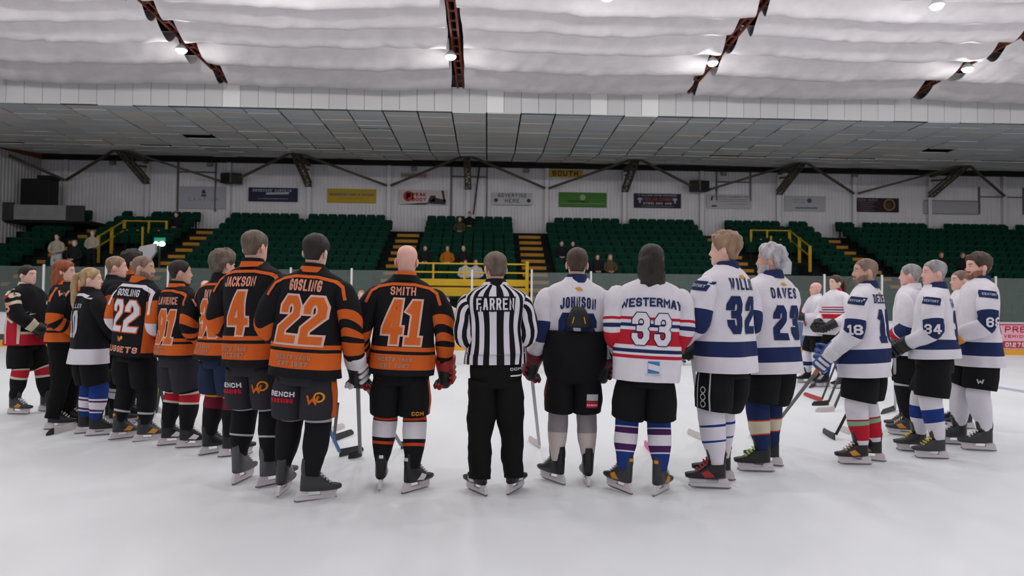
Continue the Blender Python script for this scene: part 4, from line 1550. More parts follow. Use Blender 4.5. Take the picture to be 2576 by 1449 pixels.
def bvh_of(*geos):
    V, F = [], []
    for g in geos:
        n = len(V)
        V += [Vector(p) for p in g[0]]
        F += [tuple(i + n for i in f) for f in g[1]]
    return BVHTree.FromPolygons(V, F)


ARMS = {'tuck': {'L': ((-.25, .1, 1.22), (-.1, .26, 1.06)), 'R': ((.25, .1, 1.22), (.1, .26, 1.06))},
        'down': {'L': ((-.315, -.05, 1.19), (-.325, .06, .95)), 'R': ((.315, -.05, 1.19), (.325, .06, .95))},
        'front': {'L': ((-.29, -.01, 1.2), (-.16, .22, 1.06)), 'R': ((.29, -.01, 1.2), (.16, .22, 1.06))},
        'hips': {'L': ((-.29, -.05, 1.2), (-.19, .16, 1.02)), 'R': ((.29, -.05, 1.2), (.19, .16, 1.02))},
        'high': {'L': ((-.30, .06, 1.2), (-.1, .26, 1.22)), 'R': ((.30, .06, 1.2), (.1, .26, 1.22))},
        'lap': {'L': ((-.27, .04, 1.2), (-.08, .25, 1.08)), 'R': ((.27, .04, 1.2), (.08, .25, 1.08))}}
DEF = dict(yaw=0, hy=0, hp=0, tilt=0, w=1.0, pads=True, skin='pale', hair='brown', style='short', arms='down', base='black', hem=.88, torso=(), sleeve=(), pants='hockey', pcol='short', sock='black', socks=(), boot='black', lace='white', accent=None,
           gloves=('black', 'black'), glove=None, collar='black', feet=((-.13, 0, 8), (.13, 0, -8)), beard=None, seated=False, seed=0.0, group=None, cuff=0.0, detail=True, holder=True, name='person', H=None, knee=(.03, .03), pantz=None, pside=None)
PEOPLE = {}


def person(key, px, py, crown, label, **kw):
    sp = dict(DEF)
    sp.update(kw)
    sp['seed'] = (sum(ord(c) * (i + 3) for i, c in enumerate(key)) % 97) * 1.37
    if isinstance(sp['arms'], str):
        sp['arms'] = ARMS[sp['arms']]
    elif isinstance(sp['arms'], tuple):
        a, b = sp['arms']
        sp['arms'] = {'L': ARMS[a]['L'] if isinstance(a, str) else a, 'R': ARMS[b]['R'] if isinstance(b, str) else b}
    if 'at' in sp:
        loc = Vector(sp['at'])
        H_ = sp['H']
    else:
        loc = gp(px, py)
        H_ = sp['H'] or yp(px, crown, loc.y).z
    s = H_ / 1.862
    root = empty(sp['name'], loc, math.radians(sp['yaw']))
    root.scale = (s, s, s)
    if sp['tilt']:
        root.rotation_euler = (Matrix.Rotation(math.radians(sp['tilt']), 3, 'Y') @ Matrix.Rotation(math.radians(sp['yaw']), 3, 'Z')).to_euler()
    tag(root, label, 'person', sp['group'])
    w_ = sp['w']
    drop = (.98 - .50) if sp['seated'] else 0.0
    ft = sp['feet']

    def legf(side, lift=0):
        i = 0 if side == 'L' else 1
        sx = -1 if side == 'L' else 1
        x, y, _ = ft[i]
        if sp['seated']:
            return [Vector((sx * .095, .02, .90 - drop)), Vector((sx * .12, .44, .48)), Vector((sx * .12, .42, .10))]
        return [Vector((sx * .095, 0, .80)), Vector((sx * .10 * .4 + x * .6 + sx * sp['knee'][0] * 0, y * .55 + sp['knee'][1], .53)), Vector((x, y - .02, .20))]

    def legat(side, z):
        a, b, c = legf(side)
        if z > b.z:
            u = (a.z - z) / (a.z - b.z)
            return a.lerp(b, u)
        return b.lerp(c, (b.z - z) / (b.z - c.z))
    gl = sp['glove'] if sp['glove'] is not None else {'L': True, 'R': True}
    body, H = make_body(root, sp, M_SKIN[sp['skin']], drop, legf, gl)
    if sp['style'] != 'bald':
        make_hair(root, sp, H, drop)
    if sp['beard']:
        make_beard(root, sp, H, drop)
    # ---- jersey
    pd = sp['pads']
    hem = sp['hem']
    K = [(hem, .240, .196 if hem < 1 else .15), (hem + .09, .239, .184 if hem < 1 else .155), (1.08, .237, .168), (1.17, .232, .158), (1.26, .232, .154), (1.35, .238, .152), (1.44, .245, .145), (1.51, .238, .132), (1.555, .20, .115), (1.585, .145, .102), (1.605, .105, .09), (1.63, .08, .08)]
    if not pd:
        K = [(hem, .20, .135), (hem + .09, .198, .138), (1.08, .195, .138), (1.17, .192, .138), (1.26, .195, .138), (1.35, .205, .14), (1.44, .215, .132), (1.5, .205, .112), (1.535, .165, .095), (1.56, .12, .084), (1.58, .09, .078), (1.605, .074, .074)]
    by = sp.get('belly', 0)
    K = [(z, a * (w_ if z < 1.4 else 1 + (w_ - 1) * .5), b * (w_ if z < 1.4 else 1) + (by * math.exp(-((z - 1.08) / .17) ** 2) * .5)) for z, a, b in K]
    K = K[:1] + [q for q in K[1:] if q[0] > hem + .05]
    Kz = [k[0] for k in K]

    def zt(z):
        if z <= Kz[0]:
            return 0.0
        for i in range(len(Kz) - 1):
            if z <= Kz[i + 1]:
                return (i + (z - Kz[i]) / (Kz[i + 1] - Kz[i])) / (len(Kz) - 1)
        return 1.0
    mats = [C[sp['base']]]
    mi = {sp['base']: 0}

    def midx(n):
        if n not in mi:
            mi[n] = len(mats)
            mats.append(C[n])
        return mi[n]
    st = [(zt(a), zt(b), midx(n)) for a, b, n in sp['torso']]
    segs = 96 if sp.get('refstripe') else 56 if sp['detail'] else 28
    if sp.get('refstripe'):
        ks = midx('black')
        mfn = lambda t, k, m: ks if ((k // 3) % 2 == 0 and t < .93) else m
    elif sp.get('panel'):
        pc = midx(sp['panel'])
        mfn = lambda t, k, m: pc if (abs(((k + .5) / segs * 2 * PI + PI) % (2 * PI) - PI) < .55 or abs(((k + .5) / segs * 2 * PI) % (2 * PI) - PI) < .55) and .05 < t < .62 else m
    else:
        mfn = None
    jg = tube([((0, -.005 + by * .4 * math.exp(-((z - 1.08) / .2) ** 2), z - drop), a, b) for z, a, b in K], segs, 40 if sp['detail'] else 22, (0, 1, 0), stripes=st, exp=2.3, mfn=mfn, wr=.026 if sp['detail'] else .009, wf=5.2, wz=.45, seed=sp['seed'], caps=(False, False))
    je = obj('jersey' if pd else sp.get('topname', 'jacket'), jg, list(mats), root, smooth=True)
    sl = []
    for side in 'LR':
        if side not in sp['arms']:
            continue
        el, wr = sp['arms'][side]
        sh, top, mid, elb, wri = arm_keys(side, el, wr, drop, pd)
        f_ = (1.0 if pd else .82) * (1 + (w_ - 1) * .5) * sp.get('slf', 1.0)
        dd = (wri - elb).normalized()
        sf = sp.get('shf', 1.0)
        keys = [(sh, .055, .06), (top, .076 * f_ * sf, .085 * f_ * sf), (mid, .086 * f_, .088 * f_), (elb, .082 * f_, .084 * f_), (elb.lerp(wri, .5) + Vector((0, 0, -.006)), .074 * f_, .077 * f_), (wri - dd * .02, .062 * f_, .064 * f_)]
        ms = [C[sp['base']]]
        mj = {sp['base']: 0}
        ss = []
        for a, b, n in sp['sleeve']:
            if n not in mj:
                mj[n] = len(ms)
                ms.append(C[n])
            ss.append((a, b, mj[n]))
        mf = None
        if sp.get('refstripe'):
            ms.append(C['black'])
            kk = len(ms) - 1
            mf = lambda t, k, m: kk if (k // 2) % 2 == 0 else m
        sg = tube(keys, 24 if sp.get('refstripe') else 22 if sp['detail'] else 14, 26 if sp['detail'] else 12, (0, .6, .8), stripes=ss, wr=.015, wf=6.5, seed=sp['seed'] + (3 if side == 'L' else 8), mfn=mf, slant=sp.get('slant', 0.0) * (1 if side == 'R' else -1), caps=(True, True))
        obj('sleeve', sg, ms, je, smooth=True)
        sl.append((side, sg))
        if gl.get(side):
            glove(root, elb, wri, GLV[sp['gloves'][0]], GLV[sp['gloves'][1]], side)
    if sp['collar']:
        cg = tube([((0, -.016, 1.598 - drop), .106, .096), ((0, -.018, 1.617 - drop), .092, .089), ((0, -.018, 1.634 - drop), .083, .084), ((0, -.017, 1.652 - drop), .077, .08)] if pd else [((0, -.01, 1.555 - drop), .088, .082), ((0, -.012, 1.60 - drop), .076, .076), ((0, -.013, 1.628 - drop), .072, .074)], 28, 9, (0, 1, 0), caps=(False, False), wr=.003, wf=20)
        v = [Vector((p.x, p.y, p.z - max(0, p.y) * .5)) for p in cg[0]]
        ms = [C[sp['collar']]]
        if sp.get('collar2'):
            ms.append(C[sp['collar2']])
        obj('collar', (v, cg[1], [0 if i // 28 < 5 else len(ms) - 1 for i in range(len(cg[1]))]), ms, je, smooth=True)
    tb = bvh_of(jg)
    ab = bvh_of(jg, *[g for _, g in sl])
    # ---- legs
    if sp['pants'] == 'hockey':
        top = 1.10 if not sp['pantz'] else sp['pantz']
        g = G()
        big = .045 if sp['pantz'] else 0
        g.add(tube([((0, 0, top - drop), (.20 + big) * w_, (.135 + big) * w_), ((0, 0, top - .1 - drop), (.212 + big) * w_, (.145 + big) * w_), ((0, 0, .98 - drop), (.215 + big * .85) * w_, (.15 + big) * w_), ((0, 0, .88 - drop), (.215 + big * .4) * w_, (.152 + big * .4) * w_), ((0, 0, .80 - drop), .20 * w_, .148 * w_)], 32, 12, (0, 1, 0), wr=.01, wf=6, seed=sp['seed'], exp=2.3))
        for side in 'LR':
            sx = -1 if side == 'L' else 1
            p0, p1, p2 = legat(side, .80), legat(side, .70), legat(side, sp.get('pbot', .575))
            p0.z = .86
            ps = sp['pside']
            mf = (lambda t, k, m, sx=sx: 1 if abs((((k + .5) / 22 * 2 * PI - (0 if sx < 0 else PI)) + PI) % (2 * PI) - PI) < .42 else m) if ps else None
            g.add(tube([(p0, .108 * w_, .135 * w_), (p1 + Vector((sx * .006, 0, .02)), .118 * w_, .142 * w_), (p1.lerp(p2, .6), .119 * w_, .14 * w_), (p2, .116 * w_, .132 * w_)], 22, 14, (0, 1, 0), wr=.009, wf=7, seed=sp['seed'] + sx, mfn=mf, exp=2.3))
        pg = g.geo()
        pm = [C[sp['pcol']], C[sp['pside'] or sp['pcol']]]
        pb = bvh_of(pg)
        pants = obj('shorts', pg, pm, root, smooth=True)
        for side in 'LR':
            zs = [.62, .532, .444, .356, .268, .18]
            rx = [.088, .09, .089, .083, .064, .043]
            ry = [.094, .098, .094, .089, .07, .051]
            if sp.get('slim'):
                rx = [q * sp['slim'] for q in rx]
                ry = [q * sp['slim'] for q in ry]
            sm = [C[sp['sock']]]
            mj = {sp['sock']: 0}
            ss = []
            for a, b, n in sp['socks']:
                if n not in mj:
                    mj[n] = len(sm)
                    sm.append(C[n])
                ss.append(((.62 - a) / .44, (.62 - b) / .44, mj[n]))
            obj('sock', tube([(legat(side, z) + Vector((0, .006 if z > .3 else 0, 0)), a, b) for z, a, b in zip(zs, rx, ry)], 20, 20, (0, 1, 0), stripes=ss, wr=.006, wf=9, seed=sp['seed']), sm, root, smooth=True)
    else:
        g = G()
        if sp['seated']:
            g.add(tube([((0, -.02, .62), .17, .12), ((0, 0, .54), .185, .14), ((0, .03, .46), .18, .14)], 20, 6, (0, 1, 0)))
            for side in 'LR':
                a, b, c = legf(side)
                a = Vector((a.x, a.y, .5))
                b.z = .5
                g.add(tube([(a, .09, .09), (a.lerp(b, .5), .085, .085), (b, .07, .075), (b.lerp(c, .5), .065, .07), (c, .06, .065)], 14, 12, (0, .4, 1), wr=.006, wf=8))
        else:
            g.add(tube([((0, 0, 1.10), .185 * w_, .13 * w_), ((0, 0, 1.02), .20 * w_, .145 * w_), ((0, 0, .92), .208 * w_, .158 * w_), ((0, 0, .82), .19 * w_, .148 * w_)], 32, 10, (0, 1, 0), wr=.008, wf=7))
            for side in 'LR':
                p = [legat(side, z) for z in (.80, .68, .56, .44, .32, .20, .125)]
                p[0].z = .88
                lf = sp.get('loose', 1.0)
                g.add(tube([(q, a * w_ * lf, b * w_ * lf) for q, a, b in zip(p, (.108, .112, .102, .094, .088, .08, .078), (.135, .128, .112, .104, .098, .092, .09))], 22, 34, (0, 1, 0), wr=.017, wf=8.5, seed=sp['seed']))
        pg = g.geo()
        pb = bvh_of(pg)
        pants = obj('trousers', pg, C[sp['pcol']], root, smooth=True)
    if sp.get('shoes') or sp['seated']:
        for side in 'LR':
            c = legf(side)[2]
            obj('shoe', tube([(Vector((c.x, c.y - .07, .05)), .03, .03), (Vector((c.x, c.y - .03, .06)), .042, .055), (Vector((c.x, c.y + .06, .045)), .045, .042), (Vector((c.x, c.y + .15, .032)), .04, .03), (Vector((c.x, c.y + .19, .025)), .02, .015)], 12, 10, (0, 0, 1), exp=2.5), M_BLACK, root, smooth=True)
    else:
        for i in (0, 1):
            x, y, a = ft[i]
            skate(root, x, y, a, 0.0, BOOT[sp['boot']], LACE[sp['lace']], GLV['gold'] if sp['accent'] == 'gold' else GLV.get(sp['accent']) if sp['accent'] else None, M_HOLD, guard=sp['pants'] == 'hockey')
    PEOPLE[key] = dict(root=root, jersey=je, tb=tb, ab=ab, pants=pants, pb=pb, sp=sp)
    return PEOPLE[key]


def ribbon(pts, w):
    """flat quads along a polyline, for piping"""
    return [[(p.x, p.y) for p in q] for q in strokes(pts, w)]


def name_no(P, name, num, ncol, numcol, outline=None, nz=1.48, zz=1.255, nh=.075, nw=.05, numh=.33, numw=.16, gap=.03, thick=.165, nthick=.2, shear=0.0, x0=0.0, arc=0.0, nblock=None, og=.03, ngap=None):
    je, b = P['jersey'], P['tb']
    if name:
        if nblock:
            tw = len(name) * (nw * 1.3)
            decal('name_outline', word(name, nh, nw, ngap if ngap is not None else nw * .3, nthick, grow=nblock[1], arc=arc), (x0, nz), b, C[nblock[0]], je, off=.0035, step=.02)
        decal('name_lettering', word(name, nh, nw, ngap if ngap is not None else nw * .3, nthick, arc=arc), (x0, nz), b, C[ncol], je, off=.006, step=.02)
    if num:
        if outline:
            decal('number_outline', word(num, numh, numw, gap, thick, shear=shear, grow=og), (x0, zz), b, C[outline], je, off=.0035)
        decal('number', word(num, numh, numw, gap, thick, shear=shear), (x0, zz), b, C[numcol], je, off=.006)
# ------------------------------------------------------------------ the cast
BO_T = ((.925, 1.035, 'orange'), (1.058, 1.09, 'orange'))
BO_S = ((.50, .60, 'orange'), (.66, .715, 'orange'), (.76, .90, 'orange'))
WT_T = ((.965, 1.07, 'navy'),)
WT_S = ((.47, .63, 'navy'),)


def bo_trim(P, left=True, hem_text=True, x0=0):
    je, b = P['jersey'], P['ab']
    decal('piping', ribbon([(-.275, 1.42), (-.245, 1.50), (-.19, 1.535), (-.08, 1.556), (.08, 1.556), (.19, 1.535), (.245, 1.50), (.275, 1.42)], .022), (0, 0), b, C['orange'], je, off=.006, step=.03)
    if hem_text:
        decal('hem_print', word('HERTS VANS', .03, .02, .006, .2), (x0 - .03, 1.0), P['tb'], C['greyp'], je, off=.005)
        decal('hem_print', word('EST 1987', .03, .022, .008, .2), (x0 - .03, .955), P['tb'], C['greyp'], je, off=.005)


def pants_print(P, which='both'):
    pa, b = P['pants'], P['pb']
    if which in ('both', 'bench'):
        decal('print', word('BENCH', .036, .03, .006, .24), (-.115, .735), b, C['white'], pa, off=.006)
        decal('print', word('WARRIOR', .032, .02, .005, .3), (-.115, .69), b, C['red'], pa, off=.006)
    if which in ('both', 'logo'):
        decal('logo', disc(.036, 16, .02, .01, .024), (.14, .725), b, C['gold'], pa, off=.005)
        decal('logo', word('W', .06, .075, 0, .26), (.12, .715), b, C['orange'], pa, off=.007)


K = person('K', 995, 1232, 615, 'bald man in black and orange jersey 41, seen from behind', yaw=0, hy=-3, tilt=2.0, style='bald', hair='sandy', skin='pink', torso=BO_T, sleeve=BO_S, hem=.88, collar='black', collar2='orange',
           gloves=('black', 'red'), arms=('down', ((.315, -.02, 1.20), (.325, .10, .97))), slant=.10, socks=((.56, .53, 'orangered'), (.515, .39, 'white'), (.36, .335, 'orangered')), boot='black', accent='white', w=1.02, pside='orange', feet=((-.12, .04, 4), (.13, -.04, -38)))
name_no(K, 'SMITH', '41', 'peach', 'orangep', 'pinkw', nz=1.505, zz=1.275, nh=.064, nw=.036, numh=.33, numw=.145, gap=.055, shear=.08, nthick=.18, ngap=.006)
bo_trim(K)
decal('print', word('CCM', .03, .024, .006, .22), (.15, .60), K['pb'], C['gold'], K['pants'], off=.006)

J = person('J', 745, 1252, 588, 'man in black and orange jersey 22 with dark cropped hair, seen from behind', yaw=-8, hy=-6, tilt=3.5, style='fade', hair='dark', skin='pale', torso=BO_T, sleeve=BO_S, hem=.86, collar='orange', collar2='black',
           gloves=('black', 'white'), arms=(((-.30, -.05, 1.2), (-.2, .16, 1.02)), ((.30, .0, 1.22), (.305, .14, .98))), slant=.10, sock='black', socks=((.565, .545, 'silver'),), boot='grey', pcol='charcoal', pside='orange', w=1.03, feet=((-.125, .05, 6), (.125, -.05, -50)))
name_no(J, 'GOSLING', '22', 'peach', 'orangep', 'pinkw', nz=1.495, zz=1.255, nh=.08, nw=.031, numh=.325, numw=.15, shear=.08, nthick=.16, ngap=.006)
bo_trim(J)
pants_print(J)

I = person('I', 640, 1218, 580, 'tall man in black and orange jersey 4, seen from behind', yaw=-20, hy=-2, tilt=-1, style='crop', hair='greybrown', skin='pink', torso=BO_T, sleeve=BO_S, hem=.87, collar='orange', collar2='black', gloves=('black', 'black'),
           arms='hips', slant=.08, sock='black', socks=((.565, .55, 'silver'), (.36, .345, 'silver')), boot='frost', pcol='charcoal', pside=None, feet=((-.14, .02, 10), (.14, .0, -25)))
name_no(I, 'JACKSON', '4', 'peach', 'orangep', 'pinkw', nz=1.482, zz=1.255, nh=.072, nw=.033, numh=.31, numw=.16, shear=.1, nthick=.17, ngap=.005, x0=-.02)
bo_trim(I, x0=-.03)
pants_print(I)
decal('sock_tape', ribbon([(-.21, .37), (-.19, .45), (-.10, .53)], .014), (0, 0), I['pb'], C['silver'], I['pants'], off=.02)
decal('shoulder_logo', word('W', .07, .08, 0, .26), (-.02, 1.46), I['ab'], C['peach'], I['jersey'], view='right', off=.006)

G_ = person('G', 443, 1124, 655, 'man in black and orange jersey 91 with short dark hair', yaw=-38, hy=-20, style='crop', hair='dark', skin='tan', torso=BO_T, sleeve=BO_S, hem=.90, collar='orange', collar2='black', gloves=('black', 'black'), arms=('tuck', 'hips'), slant=.05,
            sock='black', socks=((.55, .53, 'cream'), (.53, .45, 'red'), (.45, .43, 'cream')), boot='black', accent='white', pcol='charcoal', w=1.03, feet=((-.13, .0, -20), (.13, .05, -32)))
name_no(G_, 'LAWRENCE', '91', 'peach', 'orangep', 'pinkw', nz=1.455, zz=1.20, nh=.075, nw=.032, numh=.33, numw=.13, gap=.05, shear=.12, nthick=.17, ngap=.005, x0=.03)
bo_trim(G_, x0=-.03)
decal('shoulder_logo', word('W', .07, .08, 0, .26), (0, 1.44), G_['ab'], C['peach'], G_['jersey'], view='right', off=.006)

F_ = person('F', 318, 1110, 642, 'man with cropped hair in black jersey with white number 22', yaw=-24, hy=-58, tilt=4, style='buzz', hair='stubble', beard='stubble', skin='tan', torso=(), sleeve=((.30, .58, 'orange'), (.58, .70, 'white'), (.70, .76, 'orange'), (.84, .94, 'cream')), hem=.86, collar='orange', gloves=('black', 'gold'), arms='hips',
            sock='black', socks=((.30, .28, 'silver'),), boot='grey', accent='gold', w=1.0, panel='orange', feet=((-.12, .02, -8), (.13, .10, -20)))
name_no(F_, 'GOSLING', '22', 'white', 'white', 'orange', nz=1.485, zz=1.255, nh=.07, nw=.038, numh=.31, numw=.14, nthick=.17, ngap=.007, og=.022)
decal('piping', ribbon([(-.27, 1.36), (-.245, 1.50), (-.15, 1.555), (.15, 1.555), (.245, 1.50), (.29, 1.30)], .03), (0, 0), F_['ab'], C['white'], F_['jersey'], off=.006, step=.03)
decal('name_lettering', word('NUGGETS', .06, .05, .01, .24), (0, .93), F_['tb'], C['peach'], F_['jersey'], off=.006)
decal('logo', word('W', .05, .05, 0, .3) + disc(.02, 10, .03, .01), (-.01, 1.03), F_['tb'], C['gold'], F_['jersey'], off=.006)

H_ = person('H', 552, 1146, 632, 'player with curly grey-brown hair half hidden behind jersey 4', yaw=-30, hy=-5, style='curly', hair='greybrown', skin='pink', torso=BO_T, sleeve=BO_S, hem=.88, collar='black', gloves=('black', 'black'), arms=('tuck', 'hips'), pcol='jeans', socks=((.56, .53, 'gold'), (.53, .42, 'maroon')), sock='black', boot='black', feet=((-.12, .0, -10), (.12, .03, -30)))
name_no(H_, 'DAVIS', '35', 'peach', 'orangep', 'pinkw', nz=1.47, zz=1.25, nh=.075, nw=.036, numh=.33, numw=.14, shear=.1, nthick=.18, ngap=.006, x0=.02)
bo_trim(H_)

A = person('A', 60, 1038, 668, 'dark-haired man in black, cream and red jersey at far left', yaw=-96, hy=-2, style='short', hair='dark', skin='pale', torso=((.86, 1.0, 'red'), (1.0, 1.03, 'cream')), sleeve=((.36, .42, 'cream'), (.80, .98, 'cream')), hem=.86, collar='cream', gloves=('black', 'black'), arms='tuck', glove={'L': True, 'R': True},
           sock='black', socks=((.56, .545, 'cream'), (.545, .47, 'red'), (.47, .44, 'cream')), boot='grey', accent='gold', w=1.02, feet=((-.13, .2, 0), (.13, .0, 0)), panel=None)
decal('red_panel', rect(.16, .36, 0, .0), (0, 1.05), A['tb'], C['red'], A['jersey'], view='right', off=.004)
decal('piping', ribbon([(-.085, .87), (-.085, 1.20), (-.14, 1.36)], .03) + ribbon([(.085, .87), (.085, 1.18), (.13, 1.26)], .03) + ribbon([(-.085, 1.2), (0, 1.15), (.085, 1.2)], .03), (0, 0), A['tb'], C['cream'], A['jersey'], view='right', off=.007)
decal('sleeve_number', word('5', .12, .09, .02, .22), (.02, 1.33), A['ab'], C['peach'], A['jersey'], view='right', off=.006)
decal('shoulder_logo', disc(.045, 12, -.03, .03) + disc(.035, 12, .05, -.01), (0, 1.49), A['ab'], C['cream'], A['jersey'], view='right', off=.006)
decal('shoulder_logo', rect(.12, .04), (0, 1.47), A['ab'], C['red'], A['jersey'], view='right', off=.004, spin=.5)

B = person('B', 152, 1076, 657, 'woman with long red hair in black and orange jersey and black trousers', yaw=-72, hy=-8, style='long', hair='red', skin='pale', torso=((.965, 1.07, 'orange'), (1.095, 1.125, 'orange')), sleeve=BO_S, hem=.95, collar='orange', gloves=('black', 'black'), arms='front', glove={}, pants='trousers', pcol='trouser', w=.9, boot='black', lace='white', feet=((-.1, .06, 0), (.1, -.02, 0)), loose=.95)
name_no(B, None, '9', None, 'orangep', 'pinkw', zz=1.23, numh=.34, numw=.16)
decal('piping', ribbon([(-.03, 1.55), (-.06, 1.42)], .03), (0, 0), B['ab'], C['orange'], B['jersey'], view='right', off=.008)
decal('shoulder_logo', word('W', .06, .07, 0, .26), (.05, 1.5), B['ab'], C['peach'], B['jersey'], view='right', off=.008)

Cc = person('C', 219, 1094, 675, 'woman with blond ponytail in black jersey with white hem and blue socks', yaw=-42, hy=-28, style='pony', hair='blond', skin='pale', torso=((.80, .97, 'white'),), sleeve=(), hem=.80, collar='black', arms='tuck', glove={'L': True, 'R': True}, sock='blue', socks=((.41, .39, 'white'), (.39, .37, 'purple'), (.37, .29, 'white'), (.29, .27, 'purple'), (.27, .255, 'white')), w=1.0, boot='black', ponyx=-.03, feet=((-.12, .03, -12), (.12, .06, -20)))
name_no(Cc, 'MILLER', '10', 'silver', 'silver', None, nz=1.44, zz=1.24, nh=.05, nw=.035, numh=.30, numw=.12)
decal('yoke', ribbon([(-.22, 1.53), (-.08, 1.565), (.08, 1.565), (.22, 1.53)], .03), (0, 0), Cc['ab'], C['white'], Cc['jersey'], off=.006, step=.03)

D = person('D', 283, 1066, 645, 'man with light brown hair between the ponytail woman and white number 22', yaw=-62, hy=-6, style='crop', hair='sandy', skin='pink', torso=(), sleeve=((.3, .6, 'orange'), (.62, .75, 'white'), (.78, .86, 'orange')), hem=.87, collar='black', arms='front', gloves=('black', 'gold'), sock='black', socks=((.40, .365, 'cream'), (.355, .29, 'white')), feet=((-.12, .0, -8), (.12, .04, -10)))
E_ = person('E', 326, 1056, 633, 'man with dark curly hair behind white number 22', yaw=-62, hy=-4, style='curly', hair='dark', skin='tan', torso=(), sleeve=BO_S, hem=.87, collar='orange', arms='front', sock='black')
E2 = person('E2', 203, 1040, 682, 'bald player hidden behind the woman with blond ponytail', yaw=-75, style='bald', hair='sandy', skin='pink', torso=BO_T, sleeve=BO_S, collar='orange', arms='front', sock='black', accent=None)

L = person('L', 1248, 1241, 635, 'referee in black and white striped shirt and black trousers, seen from behind', yaw=2, hy=16, tilt=-.8, style='short', hair='greybrown', skin='pink', base='white', refstripe=True, hem=1.0, collar='black', collar2='black', arms=(((-.245, -.05, 1.21), (-.12, .2, 1.12)), ((.245, -.05, 1.21), (.12, .2, 1.12))), glove={}, pads=True, slf=.84, pants='trousers', pcol='trouser', w=.98, boot='black', lace='black', accent='white', loose=1.05, feet=((-.13, .0, 30), (.135, .02, -30)), topname='shirt')
name_no(L, 'FARREN', None, 'white', None, nz=1.46, nh=.09, nw=.039, nthick=.155, ngap=.011, x0=-.008, nblock=('black', .024))
decal('waistband_print', word('CCM', .022, .026, .006, .24) + [[(p[0], p[1] - .05) for p in q] for q in rect(.09, .012)], (.15, .965), L['pb'], C['white'], L['pants'], off=.006)

Mm = person('M', 1435, 1217, 625, 'player in white jersey with high black shorts pulled over number 66', yaw=0, hy=-6, tilt=1.2, style='fade', hair='brown', skin='pale', base='white', torso=(), sleeve=((.50, .68, 'navy'),), hem=1.1, collar='navy', arms=(((-.275, -.02, 1.2), (-.31, .10, .99)), ((.265, -.02, 1.2), (.27, .12, .98))), gloves=('black', 'maroon'), pantz=1.21, pcol='short', pside='darkred', sock='offwhite', socks=((.60, .575, 'offwhite'), (.575, .40, 'greyknit')), slim=.9, boot='black', accent=None, feet=((-.115, .02, 35), (.13, .0, 0)), w=1.0)
name_no(Mm, 'JOHNSON', '66', 'navy', 'navy', None, nz=1.435, zz=1.21, nh=.085, nw=.032, numh=.28, numw=.125, gap=.045, thick=.22, nthick=.15, arc=.9, ngap=.009)
decal('nape_emblem', [[(-.03, .008), (.01, .02), (.04, -.006), (.0, -.01)]], (0, 1.535), Mm['tb'], C['gold'], Mm['jersey'], off=.006)
bp = obj('back_pad', tube([((0, -.185, 1.24), .10, .03), ((0, -.192, 1.31), .085, .032), ((0, -.185, 1.37), .06, .026), ((0, -.175, 1.395), .04, .012)], 18, 10, (0, 1, 0), exp=2.4)[:2], GLV['black'], Mm['pants'], smooth=True)
for s in (-1, 1):
    obj('yellow_mark', bar((s * .05, -.222, 1.27), (s * .038, -.224, 1.32), .008, .006), GLV['gold'], Mm['pants'])
decal('print', rect(.09, .05), (.135, .70), Mm['pb'], C['silver'], Mm['pants'], off=.006)
decal('print', rect(.09, .055), (.135, .645), Mm['pb'], C['red'], Mm['pants'], off=.006)
decal('print', word('RAIDERS', .016, .01, .003, .2), (.135, .64), Mm['pb'], C['white'], Mm['pants'], off=.009)
decal('shoulder_patch', rect(.09, .05), (-.05, 1.48), Mm['ab'], C['navy'], Mm['jersey'], view='left', off=.006)

N = person('N', 1610, 1240, 618, 'player with long dark hair in white jersey 33 with red and navy stripes', yaw=-3, hy=-4, tilt=2.4, style='long', hair='dark', skin='pale', base='white', torso=((1.017, 1.04, 'red'), (1.058, 1.085, 'navy'), (1.112, 1.225, 'red'), (1.25, 1.275, 'navy'), (1.30, 1.322, 'red')), sleeve=((.46, .485, 'red'), (.515, .545, 'navy'), (.58, .74, 'red'), (.78, .80, 'navy'), (.83, .85, 'red')), hem=.85, collar='red', shf=1.25, arms=(((-.25, -.02, 1.2), (-.17, .18, 1.02)), ((.25, -.02, 1.2), (.17, .18, 1.02))), gloves=('black', 'black'),
           sock='blue', socks=((.49, .48, 'white'), (.48, .44, 'purple'), (.44, .36, 'white'), (.36, .31, 'purple'), (.31, .30, 'white')), boot='grey', accent='gold', w=1.05, feet=((-.13, .01, 32), (.14, -.01, -34)), pbot=.56)
name_no(N, 'WESTERMAY', '33', 'navy', 'white', 'navy', nz=1.435, zz=1.235, nh=.065, nw=.044, numh=.235, numw=.125, gap=.035, thick=.18, nthick=.2, arc=.5, og=.014, ngap=.006)
decal('hem_emblem', rect(.085, .085), (.02, .96), N['tb'], C['cyan'], N['jersey'], off=.005)
decal('hem_emblem', [[(-.042, -.012), (.042, -.03), (.042, .012), (-.042, .03)]], (.02, .96), N['tb'], C['white'], N['jersey'], off=.008)
decal('hem_print', word('THE COMPANY', .012, .009, .003, .2), (.02, .905), N['tb'], C['silver'], N['jersey'], off=.006)


def wt_patch(P, num=None, u=0.0):
    je, b = P['jersey'], P['ab']
    decal('shoulder_patch', rect(.15, .068), (u + .005, 1.472), b, C['navy'], je, view='left', off=.007, spin=-.12)
    decal('patch_print', word('CENTURY', .022, .013, .004, .2), (u + .005, 1.472), b, C['silver'], je, view='left', off=.010, spin=-.12)
    if num:
        decal('sleeve_number', word(num, .09, .062, .012, .2), (u + .022, 1.215), b, C['white'], je, view='left', off=.008)
    decal('nape_emblem', [[(-.03, .008), (.01, .02), (.04, -.006), (.0, -.01)]], (0, 1.535), P['tb'], C['gold'], je, off=.006)


